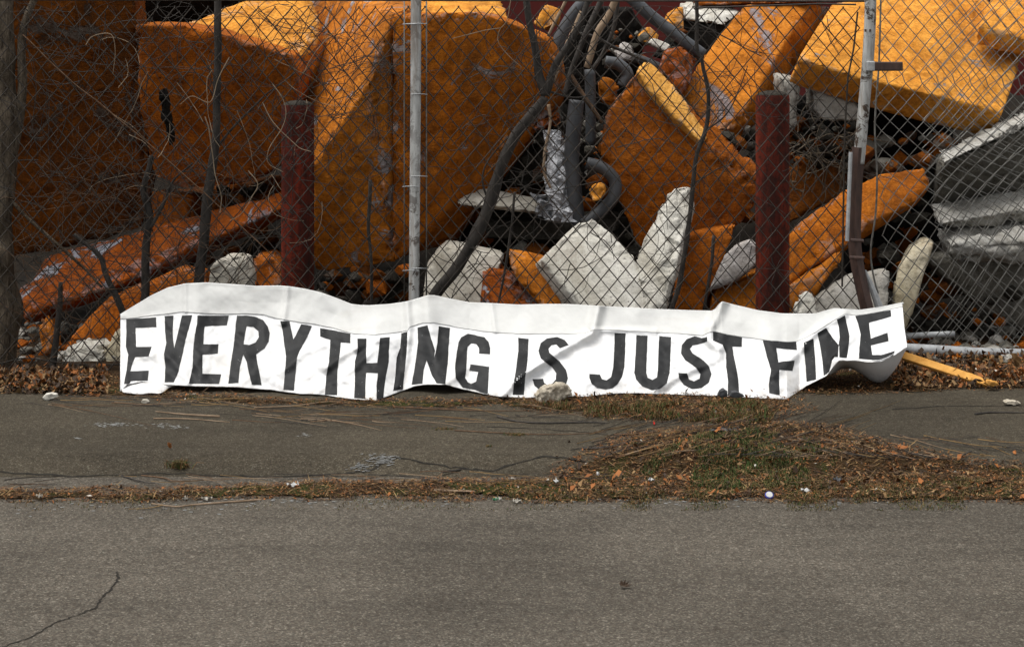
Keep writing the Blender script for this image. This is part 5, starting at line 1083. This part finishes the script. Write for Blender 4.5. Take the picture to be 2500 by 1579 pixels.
# uncounted thin stalks over the pavement edge
b = MB(); rr = random.Random(8)
for (n, u0, u1, v0, v1, L0, L1, sl) in ((34, 0, 560, 962, 990, 80, 260, .045), (60, 560, 1350, 985, 1030, 50, 200, .0), (100, 1380, 2050, 1030, 1120, 80, 240, -.25), (90, 1850, 2500, 1060, 1135, 80, 240, .22), (60, 0, 1400, 1150, 1200, 50, 220, 0)):
    for _ in range(n):
        u, v = rr.uniform(u0, u1), rr.uniform(v0, v1); L = rr.uniform(L0, L1); a = sl+rr.gauss(0, .06); c = rr.gauss(0, .015); pts = []
        for s in range(7):
            p = G(u, v, .045); zz = gz(p)+.004; cv = float(cover(np.array([p[0]]), np.array([p[1]]))[0])
            if cv > .2: zz = float(verge_z(np.array([p[0]]), np.array([p[1]]))[0])+.010
            pts.append(P(u, v, F*(EYE-zz)/(v-HV))); a += c+rr.gauss(0, .03); u += math.cos(a)*L/6; v += math.sin(a)*L/6
        r0 = rr.uniform(.0009, .0022); b.tube(pts, [r0*(1-.6*s/6) for s in range(7)], 3, False, rr.choice([0, 1, 2, 3, 3]))
tag(b.build('dry_stalks', [M['twig'], M['tanwood'], M['straw'], M['darkbark']]), 'loose thin stalks raked along the pavement and around the grassy patch', 'stalks', kind='stuff')

# litter items
M['blue'] = mat_simple('blue_plastic', (.02, .03, .25), (.03, .05, .35), 20, .4, .5, 0)
M['green'] = mat_simple('green_plastic', (.02, .14, .06), (.03, .2, .09), 20, .5, .5, 0)
M['red'] = mat_simple('red_plastic', (.6, .03, .02), (.7, .05, .03), 20, .5, .5, 0)
M['whiteplastic'] = mat_simple('white_plastic', (.32, .32, .31), (.46, .46, .45), 20, .4, .5, 0)
p = G(1878, 1194, .03); p[2] = float(verge_z(np.array([p[0]]), np.array([p[1]]))[0])+.008
cap = empty('bottle_cap', p, 'white bottle cap with a blue rim at the road edge of the verge', 'bottle cap')
b = MB(); n = 20; tl = Matrix.Rotation(R(38), 3, 'X')
def ringv(r, z): return [tuple(np.array(p)+np.array(tl@Vector((r*math.cos(2*math.pi*a/n), r*math.sin(2*math.pi*a/n), z)))) for a in range(n)]
b.add(ringv(.0145, .004)+ringv(.0145, -.006)+ringv(.012, .006), [(a, (a+1) % n, n+(a+1) % n, n+a) for a in range(n)]+[(a, 2*n+a, 2*n+(a+1) % n, (a+1) % n) for a in range(n)]); b.build('rim', M['blue'], cap)
b = MB(); b.add(ringv(.0115, .0062), [tuple(range(n))]); b.build('face', M['whiteplastic'], cap)
def scrap(label, u, v, w, h, mat, z=.03, name='paper_scrap', cat='scrap', seed=0, lift=.006):
    w *= .8; h *= .8; rr = random.Random(seed); p = G(u, v, z); zz = float(verge_z(np.array([p[0]]), np.array([p[1]]))[0]) if float(cover(np.array([p[0]]), np.array([p[1]]))[0]) > .2 else gz(p)
    nx, ny = 7, 4; vs = []
    for j in range(ny+1):
        for i in range(nx+1):
            e = 1-.5*abs(j/ny-.5)*rr.uniform(0, 1.4)
            vs.append((p[0]+(i/nx-.5)*w*e+rr.gauss(0, w*.03), p[1]+(j/ny-.5)*h+rr.gauss(0, h*.06), zz+lift+abs(rr.gauss(0, .004))+.004*math.sin(i*1.3+j)))
    b = MB(); b.add(vs, [(j*(nx+1)+i, j*(nx+1)+i+1, (j+1)*(nx+1)+i+1, (j+1)*(nx+1)+i) for j in range(ny) for i in range(nx)])
    o = b.build(name, M[mat], None, (p[0], p[1], zz)); md = o.modifiers.new('t', 'SOLIDIFY'); md.thickness = .001; tag(o, label, cat)
scrap('torn white wrapper in the litter strip below the letter R', 715, 1173, .05, .03, 'whiteplastic', seed=1)
scrap('white paper strip at the left end of the litter strip', 95, 1197, .028, .02, 'chipwhite', seed=2)
scrap('flat white scrap pair on the road edge below the letters E V', 505, 1200, .045, .02, 'chipwhite', seed=3)
scrap('white scrap left of the flat scrap pair', 452, 1198, .022, .02, 'chipwhite', seed=4)
scrap('long cream splinter at the road edge in the middle', 1218, 1200, .03, .012, 'chipwhite', seed=5)
scrap('cream splinter right beside the long cream splinter', 1262, 1204, .04, .012, 'chipwhite', seed=6)
scrap('bright white crumpled tissue left of the grassy patch', 1358, 1166, .022, .03, 'whiteplastic', seed=7, lift=.012)
scrap('small white flake right of the crumpled tissue', 1460, 1150, .014, .03, 'whiteplastic', seed=8, lift=.012)
scrap('grey cardboard flake in the middle of the litter strip', 1250, 1156, .03, .03, 'chipwhite', seed=9)
scrap('white paper strip at the lower edge of the grassy patch', 1590, 1162, .032, .02, 'whiteplastic', seed=10)
scrap('curled white strip right of the bottle cap', 1968, 1184, .045, .016, 'whiteplastic', seed=11)
scrap('pale yellow chip at the road edge left of the bottle cap', 1494, 1186, .028, .014, 'leaf_tan', seed=12)
scrap('flat green plastic sliver on the road edge', 1211, 1222, .028, .012, 'green', 0, 'plastic_sliver', seed=13)
scrap('tiny red fleck on the pavement below the letter U', 1597, 1040, .008, .02, 'red', .045, 'plastic_sliver', seed=14)
scrap('black rubber strip in the right verge', 2045, 1152, .045, .03, 'blackpipe', .045, 'rubber_strip', seed=15, lift=.01)
scrap('dark asphalt-coloured rag at the top of the grassy patch', 1770, 1056, .16, .07, 'blackpipe', .045, 'rubber_strip', seed=16, lift=.004)
